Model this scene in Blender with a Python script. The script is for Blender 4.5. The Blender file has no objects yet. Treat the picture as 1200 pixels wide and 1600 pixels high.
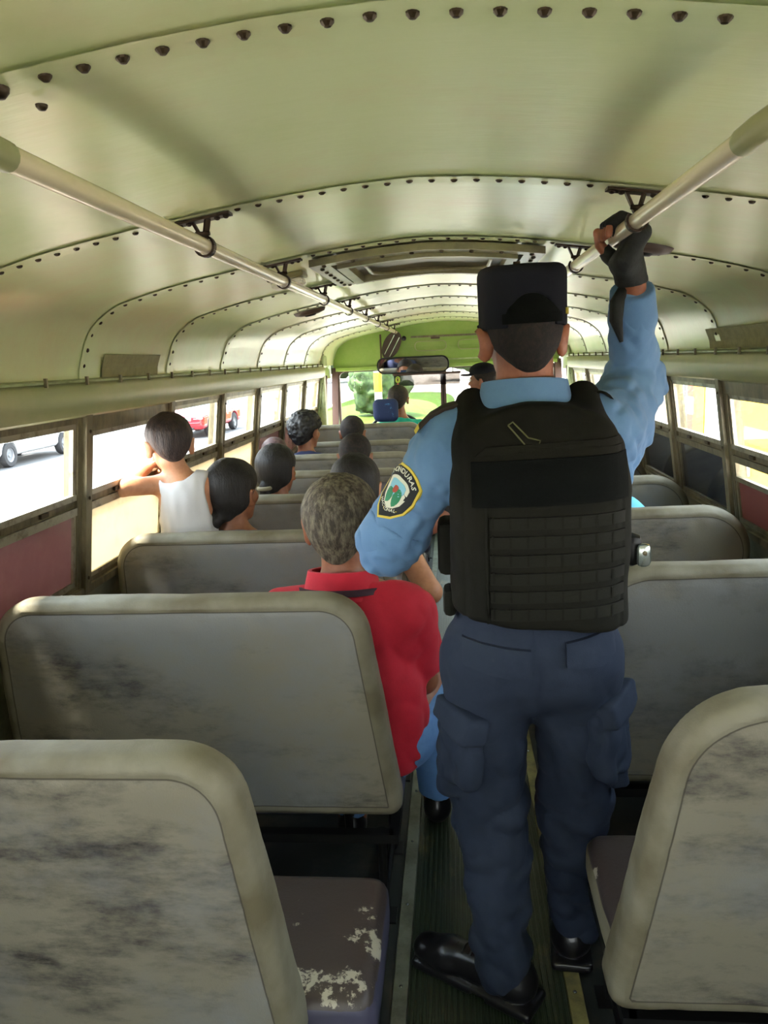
import bpy, bmesh, math, random
import numpy as np
from mathutils import Vector, Matrix

# ---------------------------------------------------------------- camera, world, sun, exposure
SC = bpy.context.scene
COL = SC.collection
CAMZ = 1.47
yaw, pitch, roll = math.radians(-5.44), math.radians(-11.19), math.radians(-2.57)
_cy, _sy, _cp, _sp = math.cos(yaw), math.sin(yaw), math.cos(pitch), math.sin(pitch)
fw = Vector((_sy*_cp, _cy*_cp, _sp)); rt = Vector((_cy, -_sy, 0)); up = rt.cross(fw)
r2 = math.cos(roll)*rt + math.sin(roll)*up; u2 = -math.sin(roll)*rt + math.cos(roll)*up
cd = bpy.data.cameras.new('camera'); cam = bpy.data.objects.new('camera', cd); COL.objects.link(cam)
cam.matrix_world = Matrix(((r2.x, u2.x, -fw.x, .061), (r2.y, u2.y, -fw.y, 0), (r2.z, u2.z, -fw.z, CAMZ), (0, 0, 0, 1)))
cd.sensor_fit = 'VERTICAL'; cd.sensor_height = 32; cd.lens = 1197.5/1600*32; cd.clip_start = .03; cd.clip_end = 400
SC.camera = cam
W = bpy.data.worlds.new('sky'); SC.world = W; W.use_nodes = True
nt = W.node_tree; bg = nt.nodes['Background']
tc = nt.nodes.new('ShaderNodeTexCoord'); sep = nt.nodes.new('ShaderNodeSeparateXYZ'); rp = nt.nodes.new('ShaderNodeValToRGB')
nt.links.new(tc.outputs['Generated'], sep.inputs[0]); nt.links.new(sep.outputs['Z'], rp.inputs[0])
rp.color_ramp.elements[0].position = 0.0; rp.color_ramp.elements[0].color = (1, .97, .92, 1)
rp.color_ramp.elements[1].position = .6; rp.color_ramp.elements[1].color = (.72, .86, 1, 1)
nt.links.new(rp.outputs[0], bg.inputs[0]); bg.inputs[1].default_value = 7.0
sd = bpy.data.lights.new('sun', 'SUN'); sd.energy = 21; sd.angle = math.radians(8); sd.color = (1, .95, .86)
sun = bpy.data.objects.new('sun', sd); COL.objects.link(sun)
sun.rotation_euler = Vector((.26, .10, -1)).to_track_quat('-Z', 'Y').to_euler(); sun.location = (-10, -2, 20)
SC.view_settings.view_transform = 'Standard'; SC.view_settings.look = 'None'
SC.view_settings.exposure = 1.08; SC.view_settings.gamma = 1; SC.view_settings.use_curve_mapping = False
SC.cycles.max_bounces = 10; SC.cycles.diffuse_bounces = 6; SC.cycles.glossy_bounces = 4
SC.cycles.transparent_max_bounces = 12; SC.cycles.sample_clamp_indirect = 8

# ---------------------------------------------------------------- helpers
def lin(c):
    return tuple(((v/255)/12.92 if v/255 <= .04045 else ((v/255+.055)/1.055)**2.4) for v in c) + (1,)
def mat(name, col, rough=.6, metal=0, col2=None, scale=8, lo=.4, hi=.62, stretch=(1, 1, 1), bump=None,
        col3=None, scale3=3, lo3=.5, hi3=.65, stretch3=(1, 1, 1), coat=0, trans=0, world=False, emit=0, sheen=0, detail=6, spec=.5, mul=None):
    m = bpy.data.materials.new(name); m.use_nodes = True; n = m.node_tree; N = n.nodes; L = n.links
    b = N['Principled BSDF']; b.inputs['Base Color'].default_value = lin(col)
    b.inputs['Roughness'].default_value = rough; b.inputs['Metallic'].default_value = metal
    b.inputs['Coat Weight'].default_value = coat; b.inputs['Coat Roughness'].default_value = .15
    b.inputs['Sheen Weight'].default_value = sheen; b.inputs['Specular IOR Level'].default_value = spec
    if emit: b.inputs['Emission Color'].default_value = lin(col); b.inputs['Emission Strength'].default_value = emit
    t = N.new('ShaderNodeTexCoord'); vec = t.outputs['Object']
    oi = N.new('ShaderNodeObjectInfo'); ad = N.new('ShaderNodeVectorMath'); ad.operation = 'MULTIPLY_ADD'
    ad.inputs[1].default_value = (2.3, 5.7, 1.3); L.new(oi.outputs['Location'], ad.inputs[0]); L.new(vec, ad.inputs[2]); vec = ad.outputs[0]
    def noise(sc, st, det=detail):
        mp = N.new('ShaderNodeMapping'); mp.inputs['Scale'].default_value = st; L.new(vec, mp.inputs[0])
        q = N.new('ShaderNodeTexNoise'); q.inputs['Scale'].default_value = sc; q.inputs['Detail'].default_value = det
        q.inputs['Roughness'].default_value = .70; L.new(mp.outputs[0], q.inputs[0]); return q.outputs[0]
    cur = None
    for c2, sc, l, h, st in ((col2, scale, lo, hi, stretch), (col3, scale3, lo3, hi3, stretch3)):
        if c2 is None: continue
        r = N.new('ShaderNodeMapRange'); r.inputs[1].default_value = l; r.inputs[2].default_value = h
        L.new(noise(sc, st), r.inputs[0])
        if mul and c2 == col2:
            r_ = r; r = N.new('ShaderNodeMapRange'); r.inputs[1].default_value = mul[1]; r.inputs[2].default_value = mul[2]; L.new(noise(mul[0], mul[3]), r.inputs[0])
            mm = N.new('ShaderNodeMath'); mm.operation = 'MULTIPLY'; L.new(r_.outputs[0], mm.inputs[0]); L.new(r.outputs[0], mm.inputs[1]); r = mm
        x = N.new('ShaderNodeMix'); x.data_type = 'RGBA'; L.new(r.outputs[0], x.inputs[0])
        if cur is None: x.inputs[6].default_value = lin(col)
        else: L.new(cur, x.inputs[6])
        x.inputs[7].default_value = lin(c2); cur = x.outputs[2]
    if cur is not None: L.new(cur, b.inputs['Base Color'])
    if bump:
        bs, bd, bst = bump; bp = N.new('ShaderNodeBump'); bp.inputs['Strength'].default_value = 1; bp.inputs['Distance'].default_value = bd
        L.new(noise(bs, bst, 3), bp.inputs['Height']); L.new(bp.outputs[0], b.inputs['Normal'])
    if trans:
        tl = N.new('ShaderNodeBsdfTranslucent'); tl.inputs[0].default_value = lin(col)
        if cur is not None: L.new(cur, tl.inputs[0])
        mx = N.new('ShaderNodeMixShader'); mx.inputs[0].default_value = trans
        L.new(b.outputs[0], mx.inputs[1]); L.new(tl.outputs[0], mx.inputs[2]); L.new(mx.outputs[0], N['Material Output'].inputs[0])
    return m
def glassmat(name, tint=(1, 1, 1), rough=.02, refl=1.0):
    m = bpy.data.materials.new(name); m.use_nodes = True; n = m.node_tree; N = n.nodes; L = n.links
    N.remove(N['Principled BSDF']); t = N.new('ShaderNodeBsdfTransparent'); t.inputs[0].default_value = tint + (1,)
    g = N.new('ShaderNodeBsdfGlossy'); g.inputs['Roughness'].default_value = rough
    lw = N.new('ShaderNodeLayerWeight'); pw = N.new('ShaderNodeMath'); pw.operation = 'POWER'; pw.inputs[1].default_value = 5
    L.new(lw.outputs['Facing'], pw.inputs[0]); f = N.new('ShaderNodeMath'); f.operation = 'MULTIPLY_ADD'; f.inputs[1].default_value = .45*refl; f.inputs[2].default_value = .025*refl
    L.new(pw.outputs[0], f.inputs[0])
    x = N.new('ShaderNodeMixShader'); L.new(f.outputs[0], x.inputs[0]); L.new(t.outputs[0], x.inputs[1]); L.new(g.outputs[0], x.inputs[2])
    L.new(x.outputs[0], N['Material Output'].inputs[0]); return m
def tag(o, label=None, cat=None, group=None, kind=None):
    if label: o['label'] = label
    if cat: o['category'] = cat
    if group: o['group'] = group
    if kind: o['kind'] = kind
    return o
def thing(name, label, cat, loc=(0, 0, 0), group=None, rz=0):
    o = bpy.data.objects.new(name, None); COL.objects.link(o); o.location = loc; o.rotation_euler = (0, 0, rz)
    o.empty_display_size = .1
    return tag(o, label, cat, group)
def link(name, me, parent=None, mats=None, smooth=False):
    if mats is not None and len(me.materials) == 0:
        for m in (mats if isinstance(mats, (list, tuple)) else [mats]): me.materials.append(m)
    if smooth: me.polygons.foreach_set('use_smooth', [True]*len(me.polygons))
    o = bpy.data.objects.new(name, me); COL.objects.link(o)
    if parent is not None:
        o.parent = parent
        w = wloc(parent); o.matrix_parent_inverse = w.inverted()
    return o
def wloc(o):
    m = Matrix.LocRotScale(o.location, o.rotation_euler, o.scale)
    if o.parent: m = wloc(o.parent) @ o.matrix_parent_inverse @ m
    return m
class MB:
    """collects simple solids into one mesh"""
    def __init__(s): s.v = []; s.f = []; s.m = []
    def add(s, vs, fs, mi=0):
        k = len(s.v); s.v += [tuple(v) for v in vs]; s.f += [tuple(i+k for i in f) for f in fs]; s.m += [mi]*len(fs); return s
    def box(s, a, b, mi=0, M=None, bev=0):
        x0, y0, z0 = a; x1, y1, z1 = b
        if bev:
            bm = bmesh.new(); bmesh.ops.create_cube(bm, size=1)
            for v in bm.verts: v.co = Vector(((x0+x1)/2+v.co.x*(x1-x0), (y0+y1)/2+v.co.y*(y1-y0), (z0+z1)/2+v.co.z*(z1-z0)))
            bmesh.ops.bevel(bm, geom=bm.edges[:], offset=bev, segments=2, affect='EDGES', profile=.5)
            vs = [v.co.copy() for v in bm.verts]; fs = [[v.index for v in f.verts] for f in bm.faces]; bm.free()
        else:
            vs = [Vector(p) for p in ((x0,y0,z0),(x1,y0,z0),(x1,y1,z0),(x0,y1,z0),(x0,y0,z1),(x1,y0,z1),(x1,y1,z1),(x0,y1,z1))]
            fs = [(0,3,2,1),(4,5,6,7),(0,1,5,4),(1,2,6,5),(2,3,7,6),(3,0,4,7)]
        if M is not None: vs = [M @ v for v in vs]
        return s.add(vs, fs, mi)
    def bar(s, a, b, w, t, mi=0):
        a = Vector(a); b = Vector(b); d = b-a; q = d.to_track_quat('Z', 'Y').to_matrix().to_4x4(); q.translation = a
        return s.box((-w/2, -t/2, 0), (w/2, t/2, d.length), mi, q)
    def tube(s, pts, r, n=12, mi=0, cap=True):
        pts = [Vector(p) for p in pts]; rs = r if isinstance(r, (list, tuple)) else [r]*len(pts); vs = []; fs = []
        ref = None
        for i, p in enumerate(pts):
            t = (pts[min(i+1, len(pts)-1)]-pts[max(i-1, 0)]).normalized()
            if ref is None: ref = t.orthogonal().normalized()
            ref = (ref - t*ref.dot(t)).normalized(); bn = t.cross(ref)
            for k in range(n):
                a = 2*math.pi*k/n; vs.append(p + (ref*math.cos(a)+bn*math.sin(a))*rs[i])
        for i in range(len(pts)-1):
            for k in range(n): fs.append((i*n+k, i*n+(k+1) % n, (i+1)*n+(k+1) % n, (i+1)*n+k))
        if cap: fs.append(tuple(range(n-1, -1, -1))); fs.append(tuple((len(pts)-1)*n+k for k in range(n)))
        return s.add(vs, fs, mi)
    def lathe(s, prof, M, n=24, mi=0):
        vs = []; fs = []
        for (r, z) in prof:
            for k in range(n): a = 2*math.pi*k/n; vs.append(M @ Vector((r*math.cos(a), r*math.sin(a), z)))
        for i in range(len(prof)-1):
            for k in range(n): fs.append((i*n+k, i*n+(k+1) % n, (i+1)*n+(k+1) % n, (i+1)*n+k))
        return s.add(vs, fs, mi)
    def ellip(s, c, r, n=12, mi=0):
        prof = [(math.sin(math.pi*i/8), -math.cos(math.pi*i/8)) for i in range(9)]
        return s.lathe(prof, Matrix.Translation(c) @ Matrix.Diagonal((*r, 1)), n, mi)
    def sheet(s, rows, mi=0, th=0, dirv=(0, 0, 1)):
        n = len(rows[0]); k = [v for r in rows for v in r]; R = len(rows); fs = [(i*n+j, i*n+j+1, (i+1)*n+j+1, (i+1)*n+j) for i in range(R-1) for j in range(n-1)]
        s.add(k, fs, mi)
        if th:
            d = Vector(dirv)*th; s.add([Vector(v)+d for v in k], [f[::-1] for f in fs], mi)
            o = len(s.v)-2*len(k); e = len(k)
            ring = [j for j in range(n)]+[i*n+n-1 for i in range(1, R)]+[(R-1)*n+j for j in range(n-2, -1, -1)]+[i*n for i in range(R-2, 0, -1)]
            for a, b in zip(ring, ring[1:]+ring[:1]): s.f.append((o+a, o+e+a, o+e+b, o+b)); s.m.append(mi)
        return s
    def mesh(s, name):
        me = bpy.data.meshes.new(name); me.from_pydata(s.v, [], s.f)
        if any(s.m): me.polygons.foreach_set('material_index', s.m)
        me.update(); return me
    def build(s, name, mats, parent=None, smooth=False, sharp=None):
        me = s.mesh(name); o = link(name, me, parent, mats, smooth)
        if smooth and sharp: me.set_sharp_from_angle(angle=math.radians(sharp))
        return o
def extr(mb, poly, axis, a, b, mi=0):
    """extrude a 2D polygon along an axis; axis 0: poly=(y,z), 1: poly=(x,z), 2: poly=(x,y)"""
    def P(p, t): return {0: (t, p[0], p[1]), 1: (p[0], t, p[1]), 2: (p[0], p[1], t)}[axis]
    n = len(poly); mb.add([P(p, a) for p in poly]+[P(p, b) for p in poly],
        [tuple(range(n))[::-1], tuple(range(n, 2*n))]+[(i, (i+1) % n, n+(i+1) % n, n+i) for i in range(n)], mi); return mb
def rrect(x0, z0, x1, z1, r, n=5):
    out = []
    for cx, cz, a0 in ((x1-r, z1-r, 0), (x0+r, z1-r, 90), (x0+r, z0+r, 180), (x1-r, z0+r, 270)):
        for i in range(n+1): a = math.radians(a0+90*i/n); out.append((cx+r*math.cos(a), cz+r*math.sin(a)))
    return out

# ---------------------------------------------------------------- signed distance modelling (numpy surface nets)
def A(*v): return np.array(v, float)
def smin(a, b, k):
    if k <= 0: return np.minimum(a, b)
    h = np.maximum(k-np.abs(a-b), 0)/k; return np.minimum(a, b)-h*h*k/4
def smax(a, b, k): return -smin(-a, -b, k)
def capsule(P, a, b, ra, rb, sq=None):
    a = np.asarray(a, float); b = np.asarray(b, float); ab = b-a
    t = np.clip(((P-a)@ab)/max(ab@ab, 1e-9), 0, 1)[:, None]; d = P-a-t*ab
    if sq is not None:
        n, s = sq; n = np.asarray(n, float); d = d+(d@n)[:, None]*n*(1/s-1)
        return (np.linalg.norm(d, axis=1)-(ra+(rb-ra)*t[:, 0]))*min(1, (s+1)/2)
    return np.linalg.norm(d, axis=1)-(ra+(rb-ra)*t[:, 0])
def ellipsoid(P, c, r, R=None):
    d = P-np.asarray(c, float)
    if R is not None: d = d@R
    r = np.asarray(r, float); k0 = np.linalg.norm(d/r, axis=1); k1 = np.linalg.norm(d/(r*r), axis=1)+1e-9
    return k0*(k0-1)/k1
def rbox(P, c, hs, r, R=None):
    d = P-np.asarray(c, float)
    if R is not None: d = d@R
    q = np.abs(d)-np.asarray(hs, float)+r
    return np.linalg.norm(np.maximum(q, 0), axis=1)+np.minimum(q.max(axis=1), 0)-r
_rng = np.random.RandomState(5); _LAT = _rng.rand(32, 32, 32)
def vnoise(P, s):
    q = P*s; i = np.floor(q).astype(int); f = q-i; f = f*f*(3-2*f); o = 0
    for a in (0, 1):
        for b in (0, 1):
            for c in (0, 1):
                w = (f[:, 0] if a else 1-f[:, 0])*(f[:, 1] if b else 1-f[:, 1])*(f[:, 2] if c else 1-f[:, 2])
                o = o+w*_LAT[(i[:, 0]+a) & 31, (i[:, 1]+b) & 31, (i[:, 2]+c) & 31]
    return o-.5
def surf(f, lo, hi, h, name='m', slot=None):
    lo = np.asarray(lo, float); hi = np.asarray(hi, float); B = 4*h
    n = np.ceil((hi-lo)/B).astype(int)
    g = np.stack(np.meshgrid(*[np.arange(k) for k in n], indexing='ij'), -1).reshape(-1, 3)
    cen = lo+(g+.5)*B-h*.5
    dc = f(cen); mark = np.abs(dc) < B*1.75
    D = np.repeat(np.repeat(np.repeat(dc.reshape(n), 4, 0), 4, 1), 4, 2)
    off = np.stack(np.meshgrid(*[np.arange(4)]*3, indexing='ij'), -1).reshape(-1, 3)
    gi = (g[mark][:, None, :]*4+off[None]).reshape(-1, 3)
    val = f(lo+gi*h); D[gi[:, 0], gi[:, 1], gi[:, 2]] = val
    D[0] = D[-1] = 1; D[:, 0] = D[:, -1] = 1; D[:, :, 0] = D[:, :, -1] = 1
    S = D < 0
    cnt = sum(S[a:S.shape[0]-1+a, b:S.shape[1]-1+b, c:S.shape[2]-1+c].astype(np.int8) for a in (0, 1) for b in (0, 1) for c in (0, 1))
    cell = np.argwhere((cnt > 0) & (cnt < 8)); idm = -np.ones(cnt.shape, int); idm[cell[:, 0], cell[:, 1], cell[:, 2]] = np.arange(len(cell))
    cor = [(a, b, c) for a in (0, 1) for b in (0, 1) for c in (0, 1)]
    V = {c: D[cell[:, 0]+c[0], cell[:, 1]+c[1], cell[:, 2]+c[2]] for c in cor}
    acc = np.zeros((len(cell), 3)); num = np.zeros(len(cell))
    for c in cor:
        for ax in range(3):
            if c[ax] == 0:
                e = list(c); e[ax] = 1; e = tuple(e); va, vb = V[c], V[e]; m = (va < 0) != (vb < 0)
                t = np.where(m, va/np.where(m, va-vb, 1), 0); p = np.tile(np.array(c, float), (len(cell), 1)); p[:, ax] += t
                acc += p*m[:, None]; num += m
    verts = lo+(cell+acc/num[:, None])*h
    quads = []
    for ax in range(3):
        sl0 = [slice(1, -1)]*3; sl1 = [slice(1, -1)]*3; sl0[ax] = slice(0, -1); sl1[ax] = slice(1, None)
        a = S[tuple(sl0)]; b = S[tuple(sl1)]; e = np.argwhere(a != b); o = np.array([1, 1, 1]); o[ax] = 0; e = e+o
        u = np.zeros(3, int); w = np.zeros(3, int); u[(ax+1) % 3] = 1; w[(ax+2) % 3] = 1
        q = np.stack([idm[tuple((e-u-w).T)], idm[tuple((e-w).T)], idm[tuple(e.T)], idm[tuple((e-u).T)]], 1)
        ins = S[tuple(e.T)]; q[~ins] = q[~ins][:, ::-1]; quads.append(q)
    q = np.concatenate(quads); q = q[(q >= 0).all(1)]
    me = bpy.data.meshes.new(name); me.vertices.add(len(verts)); me.vertices.foreach_set('co', verts.ravel())
    me.loops.add(q.size); me.loops.foreach_set('vertex_index', q.ravel().astype(np.int32))
    me.polygons.add(len(q)); me.polygons.foreach_set('loop_start', np.arange(0, q.size, 4, dtype=np.int32))
    me.polygons.foreach_set('use_smooth', np.ones(len(q), bool))
    if slot is not None:
        c = verts[q].mean(1); me.polygons.foreach_set('material_index', slot(c).astype(np.int32))
    me.update(calc_edges=True); return me
def sdf(name, f, lo, hi, h, mats, parent=None, slot=None):
    me = surf(f, lo, hi, h, name, slot); return link(name, me, parent, mats)
def hit(f, P, d, n=40):
    """march points P along d onto the surface of f"""
    P = np.array(P, float); d = np.asarray(d, float); d = d/np.linalg.norm(d)
    P0 = P.copy()
    for _ in range(n): P = P+d[None]*np.clip(f(P)*.7, -.05, .12)[:, None]
    ok = np.abs(f(P)) < .004
    if ok.any() and not ok.all():
        t = (P-P0)@d; far = np.abs(t-np.median(t[ok])) > .25; bad = ~ok | far
        for i in np.where(bad)[0]:
            j = np.where(~bad)[0][np.argmin(((P0[~bad]-P0[i])**2).sum(1))] if (~bad).any() else 0; P[i] = P0[i]+d*t[j]
    return P
def conform(name, f, o, ux, uz, outline, d, th, m, parent, rings=8, sink=.004):
    """piece with a star shaped 2D outline laid on the surface of f"""
    o = A(*o); ux = A(*ux); uz = A(*uz); d = A(*d)/np.linalg.norm(d); c = np.mean(outline, axis=0); pts = [c]
    for k in range(1, rings+1): pts += [c+(np.array(p)-c)*k/rings for p in outline]
    Q = np.array([o+ux*p[0]+uz*p[1] for p in pts]); H = hit(f, Q, d); n = len(outline)
    top = H-d*th; bot = H[-n:]+d*sink; mid = H[-n:]-d*th*.5
    vs = np.concatenate([top, bot]); fs = [(0, 1+i, 1+(i+1) % n) for i in range(n)]
    for k in range(rings-1):
        a = 1+k*n; b = a+n; fs += [(a+i, b+i, b+(i+1) % n, a+(i+1) % n) for i in range(n)]
    a = 1+(rings-1)*n; b = len(top); fs += [(a+i, b+i, b+(i+1) % n, a+(i+1) % n) for i in range(n)]
    mb = MB().add(vs, fs); ob = mb.build(name, m, parent, smooth=True, sharp=50); return ob
def dense(outline, step):
    out = []; n = len(outline)
    for i in range(n):
        a = np.array(outline[i]); b = np.array(outline[(i+1) % n]); k = max(1, int(np.linalg.norm(b-a)/step))
        out += [tuple(a+(b-a)*j/k) for j in range(k)]
    return out
def glyphs(txt, size):
    cu = bpy.data.curves.new('lettering', 'FONT'); cu.body = txt; cu.size = size; cu.align_x = 'CENTER'; cu.align_y = 'CENTER'; cu.resolution_u = 3
    cu.offset = size*.025
    ob = bpy.data.objects.new('lettering', cu); COL.objects.link(ob); dg = bpy.context.evaluated_depsgraph_get()
    me = bpy.data.meshes.new_from_object(ob.evaluated_get(dg)); bpy.data.objects.remove(ob)
    v = [tuple(x.co)[:2] for x in me.vertices]; fc = [tuple(p.vertices) for p in me.polygons]; return v, fc

# ---------------------------------------------------------------- materials
M = {}
M['ceil'] = mat('green_ceiling_paint', (210, 220, 168), .28, 0, (212, 204, 156), 1.3, .46, .66, bump=(14, .0006, (.5, 2.5, 1)),
                col3=(186, 204, 138), scale3=1.1, lo3=.5, hi3=.75)
M['headp'] = mat('green_header_paint', (150, 156, 108), .38, 0, (168, 164, 122), 2.2, bump=(20, .0006, (1, .3, 1)))
M['green'] = mat('front_green_paint', (138, 168, 76), .35, 0, (160, 180, 98), 2.5, .45, .7, col3=(112, 92, 48), scale3=9, lo3=.66, hi3=.75)
M['pale'] = mat('pale_green_pillar', (178, 190, 142), .4, 0, (130, 140, 90), 5)
M['frame'] = mat('worn_window_frame', (126, 118, 92), .42, .35, (78, 70, 52), 14, .42, .65, (1, 1, .3))
M['sash'] = mat('aluminium_sash', (168, 162, 142), .35, .6, (100, 92, 74), 18, .5, .7)
M['wall'] = mat('side_wall_panel', (122, 124, 100), .5, 0, (84, 84, 66), 5)
M['rivet'] = mat('dark_rivet', (64, 52, 34), .4, .5)
M['rivetring'] = M['rivet']
M['rail'] = mat('painted_tube', (238, 224, 190), .25, 0, (222, 210, 172), 7, .5, .7, (1, .2, 1), coat=.4)
M['iron'] = mat('dark_bracket_iron', (52, 38, 26), .45, .6)
M['tan'] = mat('tan_vinyl_edge', (134, 127, 106), .62, 0, (124, 114, 84), 5, .4, .7, bump=(260, .0006, (1, 1, 1)), col3=(96, 92, 88), scale3=14, lo3=.6, hi3=.72)
M['vinyl'] = mat('grey_worn_vinyl', (130, 124, 108), .62, 0, (50, 46, 46), 2.3, .455, .57, (.8, 1, 1.9), bump=(220, .0006, (1, 1, 1)), detail=9,
                 col3=(126, 126, 124), scale3=1.7, lo3=.42, hi3=.62, stretch3=(1, 1, 1.2), mul=(13, .38, .64, (.6, 1, 2.0)))
M['cush'] = mat('brown_cushion_vinyl', (66, 56, 53), .42, 0, (176, 168, 150), 6, .61, .63, (1, 1, 1), detail=9, bump=(120, .0005, (1, 1, 1)))
M['cushside'] = mat('blue_grey_cushion_side', (74, 72, 92), .5)
M['black'] = mat('black_metal', (20, 20, 20), .45, .3)
M['floor'] = mat('dark_floor_sheet', (38, 42, 40), .5, 0, (70, 66, 56), 6, .5, .7)
M['mat'] = mat('green_ribbed_rubber', (44, 54, 38), .42, 0, (110, 100, 66), 8, .58, .72, (1, .4, 1))
M['strip'] = mat('worn_metal_strip', (136, 142, 126), .4, .35, (104, 104, 88), 9)
M['stripy'] = mat('yellowish_floor_strip', (156, 150, 96), .45, .1, (110, 104, 70), 9)
M['cream'] = mat('cream_window_film', (222, 212, 188), .3, 0, (206, 194, 168), 6, .5, .75, trans=.42)
M['pink'] = mat('maroon_window_film', (146, 104, 106), .12, 0, (156, 118, 118), 3, trans=.16, coat=.5)
M['red'] = mat('reddish_window_film', (124, 70, 66), .1, 0, trans=.2, coat=.6)
M['dark'] = mat('dark_window_film', (40, 44, 52), .05, 0, coat=.5)
M['glass'] = glassmat('clear_pane', (.98, .99, .98))
M['wglass'] = glassmat('windshield_glass', (.93, .97, .93))
M['mirror'] = mat('mirror_glass', (230, 232, 232), .02, 1)
M['tint'] = glassmat('tinted_visor_glass', (.32, .30, .30), .04)
M['skin'] = mat('brown_skin', (150, 98, 70), .5, 0, (132, 82, 58), 20, bump=(300, .0003, (1, 1, 1)))
M['skinb'] = mat('tan_child_skin', (196, 140, 104), .5, 0, (178, 122, 88), 20)
M['skino'] = mat('light_brown_skin', (168, 104, 76), .5, 0, (146, 88, 62), 18)
M['hair'] = mat('black_hair', (15, 13, 13), .62, 0, (24, 20, 19), 60, bump=(150, .004, (1, 1, .12)))
M['hairs'] = mat('short_cropped_hair', (24, 19, 17), .8, 0, (46, 33, 27), 90, .45, .65, bump=(300, .001, (1, 1, 1)))
M['hairg'] = mat('greying_hair', (62, 54, 44), .7, 0, (128, 120, 100), 75, .42, .66, (1, 1, .35), bump=(170, .005, (1, 1, .3)))
M['hairc'] = mat('curly_black_hair', (14, 13, 13), .6, 0, (28, 26, 25), 60, bump=(60, .006, (1, 1, 1)))
M['hairp'] = mat('dark_reddish_hair', (66, 44, 44), .66, 0, (96, 72, 68), 40, bump=(90, .002, (1, 1, .15)))
M['hairb'] = mat('boy_brown_black_hair', (40, 30, 30), .62, 0, (74, 56, 50), 80, .45, .7, (1, 1, .2), bump=(150, .005, (1, 1, .2)))
M['eye'] = mat('eye_white', (225, 220, 212), .2); M['iris'] = mat('dark_iris', (30, 18, 12), .15)
M['blue'] = mat('light_blue_uniform_cotton', (104, 142, 184), .85, 0, (94, 132, 176), 6, bump=(500, .0003, (1, 1, 1)), sheen=.08)
M['navy'] = mat('navy_blue_trouser_cloth', (44, 52, 68), .9, 0, (36, 44, 60), 5, bump=(400, .0004, (1, 1, 1)), spec=.2)
M['vest'] = mat('olive_black_nylon', (19, 19, 15), .9, 0, (26, 25, 18), 5, bump=(350, .0006, (1, 1, 1)), spec=.2)
M['velcro'] = mat('black_velcro_panel', (8, 11, 10), 1.0, spec=.2, bump=(600, .001, (1, 1, 1)))
M['strap'] = mat('black_webbing', (25, 25, 19), .85, bump=(300, .0006, (1, .1, 3)), spec=.25)
M['cap'] = mat('dark_navy_cap_cloth', (25, 26, 34), .9, spec=.25, bump=(500, .0004, (1, 1, 1)))
M['leather'] = mat('black_shoe_leather', (22, 21, 24), .28, bump=(60, .0004, (1, 1, 1)))
M['glove'] = mat('black_glove_fabric', (22, 24, 24), .75, 0, (36, 40, 40), 20, bump=(200, .001, (1, 1, 1)))
M['yellow'] = mat('yellow_thread', (212, 190, 70), .6)
M['olive'] = mat('olive_thread', (92, 94, 58), .7)
M['brown'] = mat('brown_black_epaulette', (52, 42, 38), .8)
M['silver'] = mat('silver_metal', (176, 184, 180), .25, .8)
M['redcl'] = mat('red_polo_cotton', (196, 24, 50), .8, 0, (182, 20, 44), 5, bump=(420, .0006, (1, 1, 1)), sheen=.05)
M['darkst'] = mat('dark_collar_stripe', (58, 32, 44), .8)
M['jean'] = mat('light_blue_denim', (108, 152, 204), .85, 0, (92, 134, 190), 9, bump=(420, .0006, (1, 1, 1)))
M['white'] = mat('white_cotton', (196, 195, 196), .85, bump=(380, .0004, (1, 1, 1)))
M['navysh'] = mat('navy_shirt_cotton', (48, 56, 92), .85)
M['teal'] = mat('teal_shirt_cotton', (28, 166, 146), .8)
M['cyan'] = mat('bright_light_blue_cloth', (110, 196, 232), .8)
M['greysh'] = mat('grey_shirt_cotton', (108, 104, 108), .85)
M['brownsh'] = mat('brown_blouse', (96, 72, 66), .85)
M['darkp'] = mat('dark_trouser_cloth', (38, 38, 46), .85)
M['headr'] = mat('blue_patterned_upholstery', (26, 44, 84), .8, 0, (60, 120, 170), 26, .62, .68, col3=(90, 50, 84), scale3=20, lo3=.62, hi3=.68)
M['patchw'] = mat('patch_white', (214, 216, 200), .7); M['patchk'] = mat('patch_black', (22, 26, 30), .7)
M['patchg'] = mat('patch_green', (40, 130, 92), .7); M['patchr'] = mat('patch_red', (170, 76, 60), .7); M['patchs'] = mat('patch_sky', (130, 190, 214), .7)
M['lamp'] = mat('frosted_lamp_cover', (226, 222, 208), .35)
M['oval'] = mat('brown_lamp_base', (74, 58, 46), .5)
M['notice'] = mat('faded_notice_paper', (146, 140, 98), .7, 0, (126, 122, 82), 30, bump=None)
M['hatch'] = mat('hatch_green_brown', (132, 128, 84), .35, 0, (98, 90, 56), 4)
M['hatchd'] = mat('hatch_dark_inset', (92, 84, 56), .4)
M['maroonf'] = mat('brown_cab_frame', (74, 50, 42), .45)
M['dash'] = mat('dashboard_grey', (60, 60, 60), .6)

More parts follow.
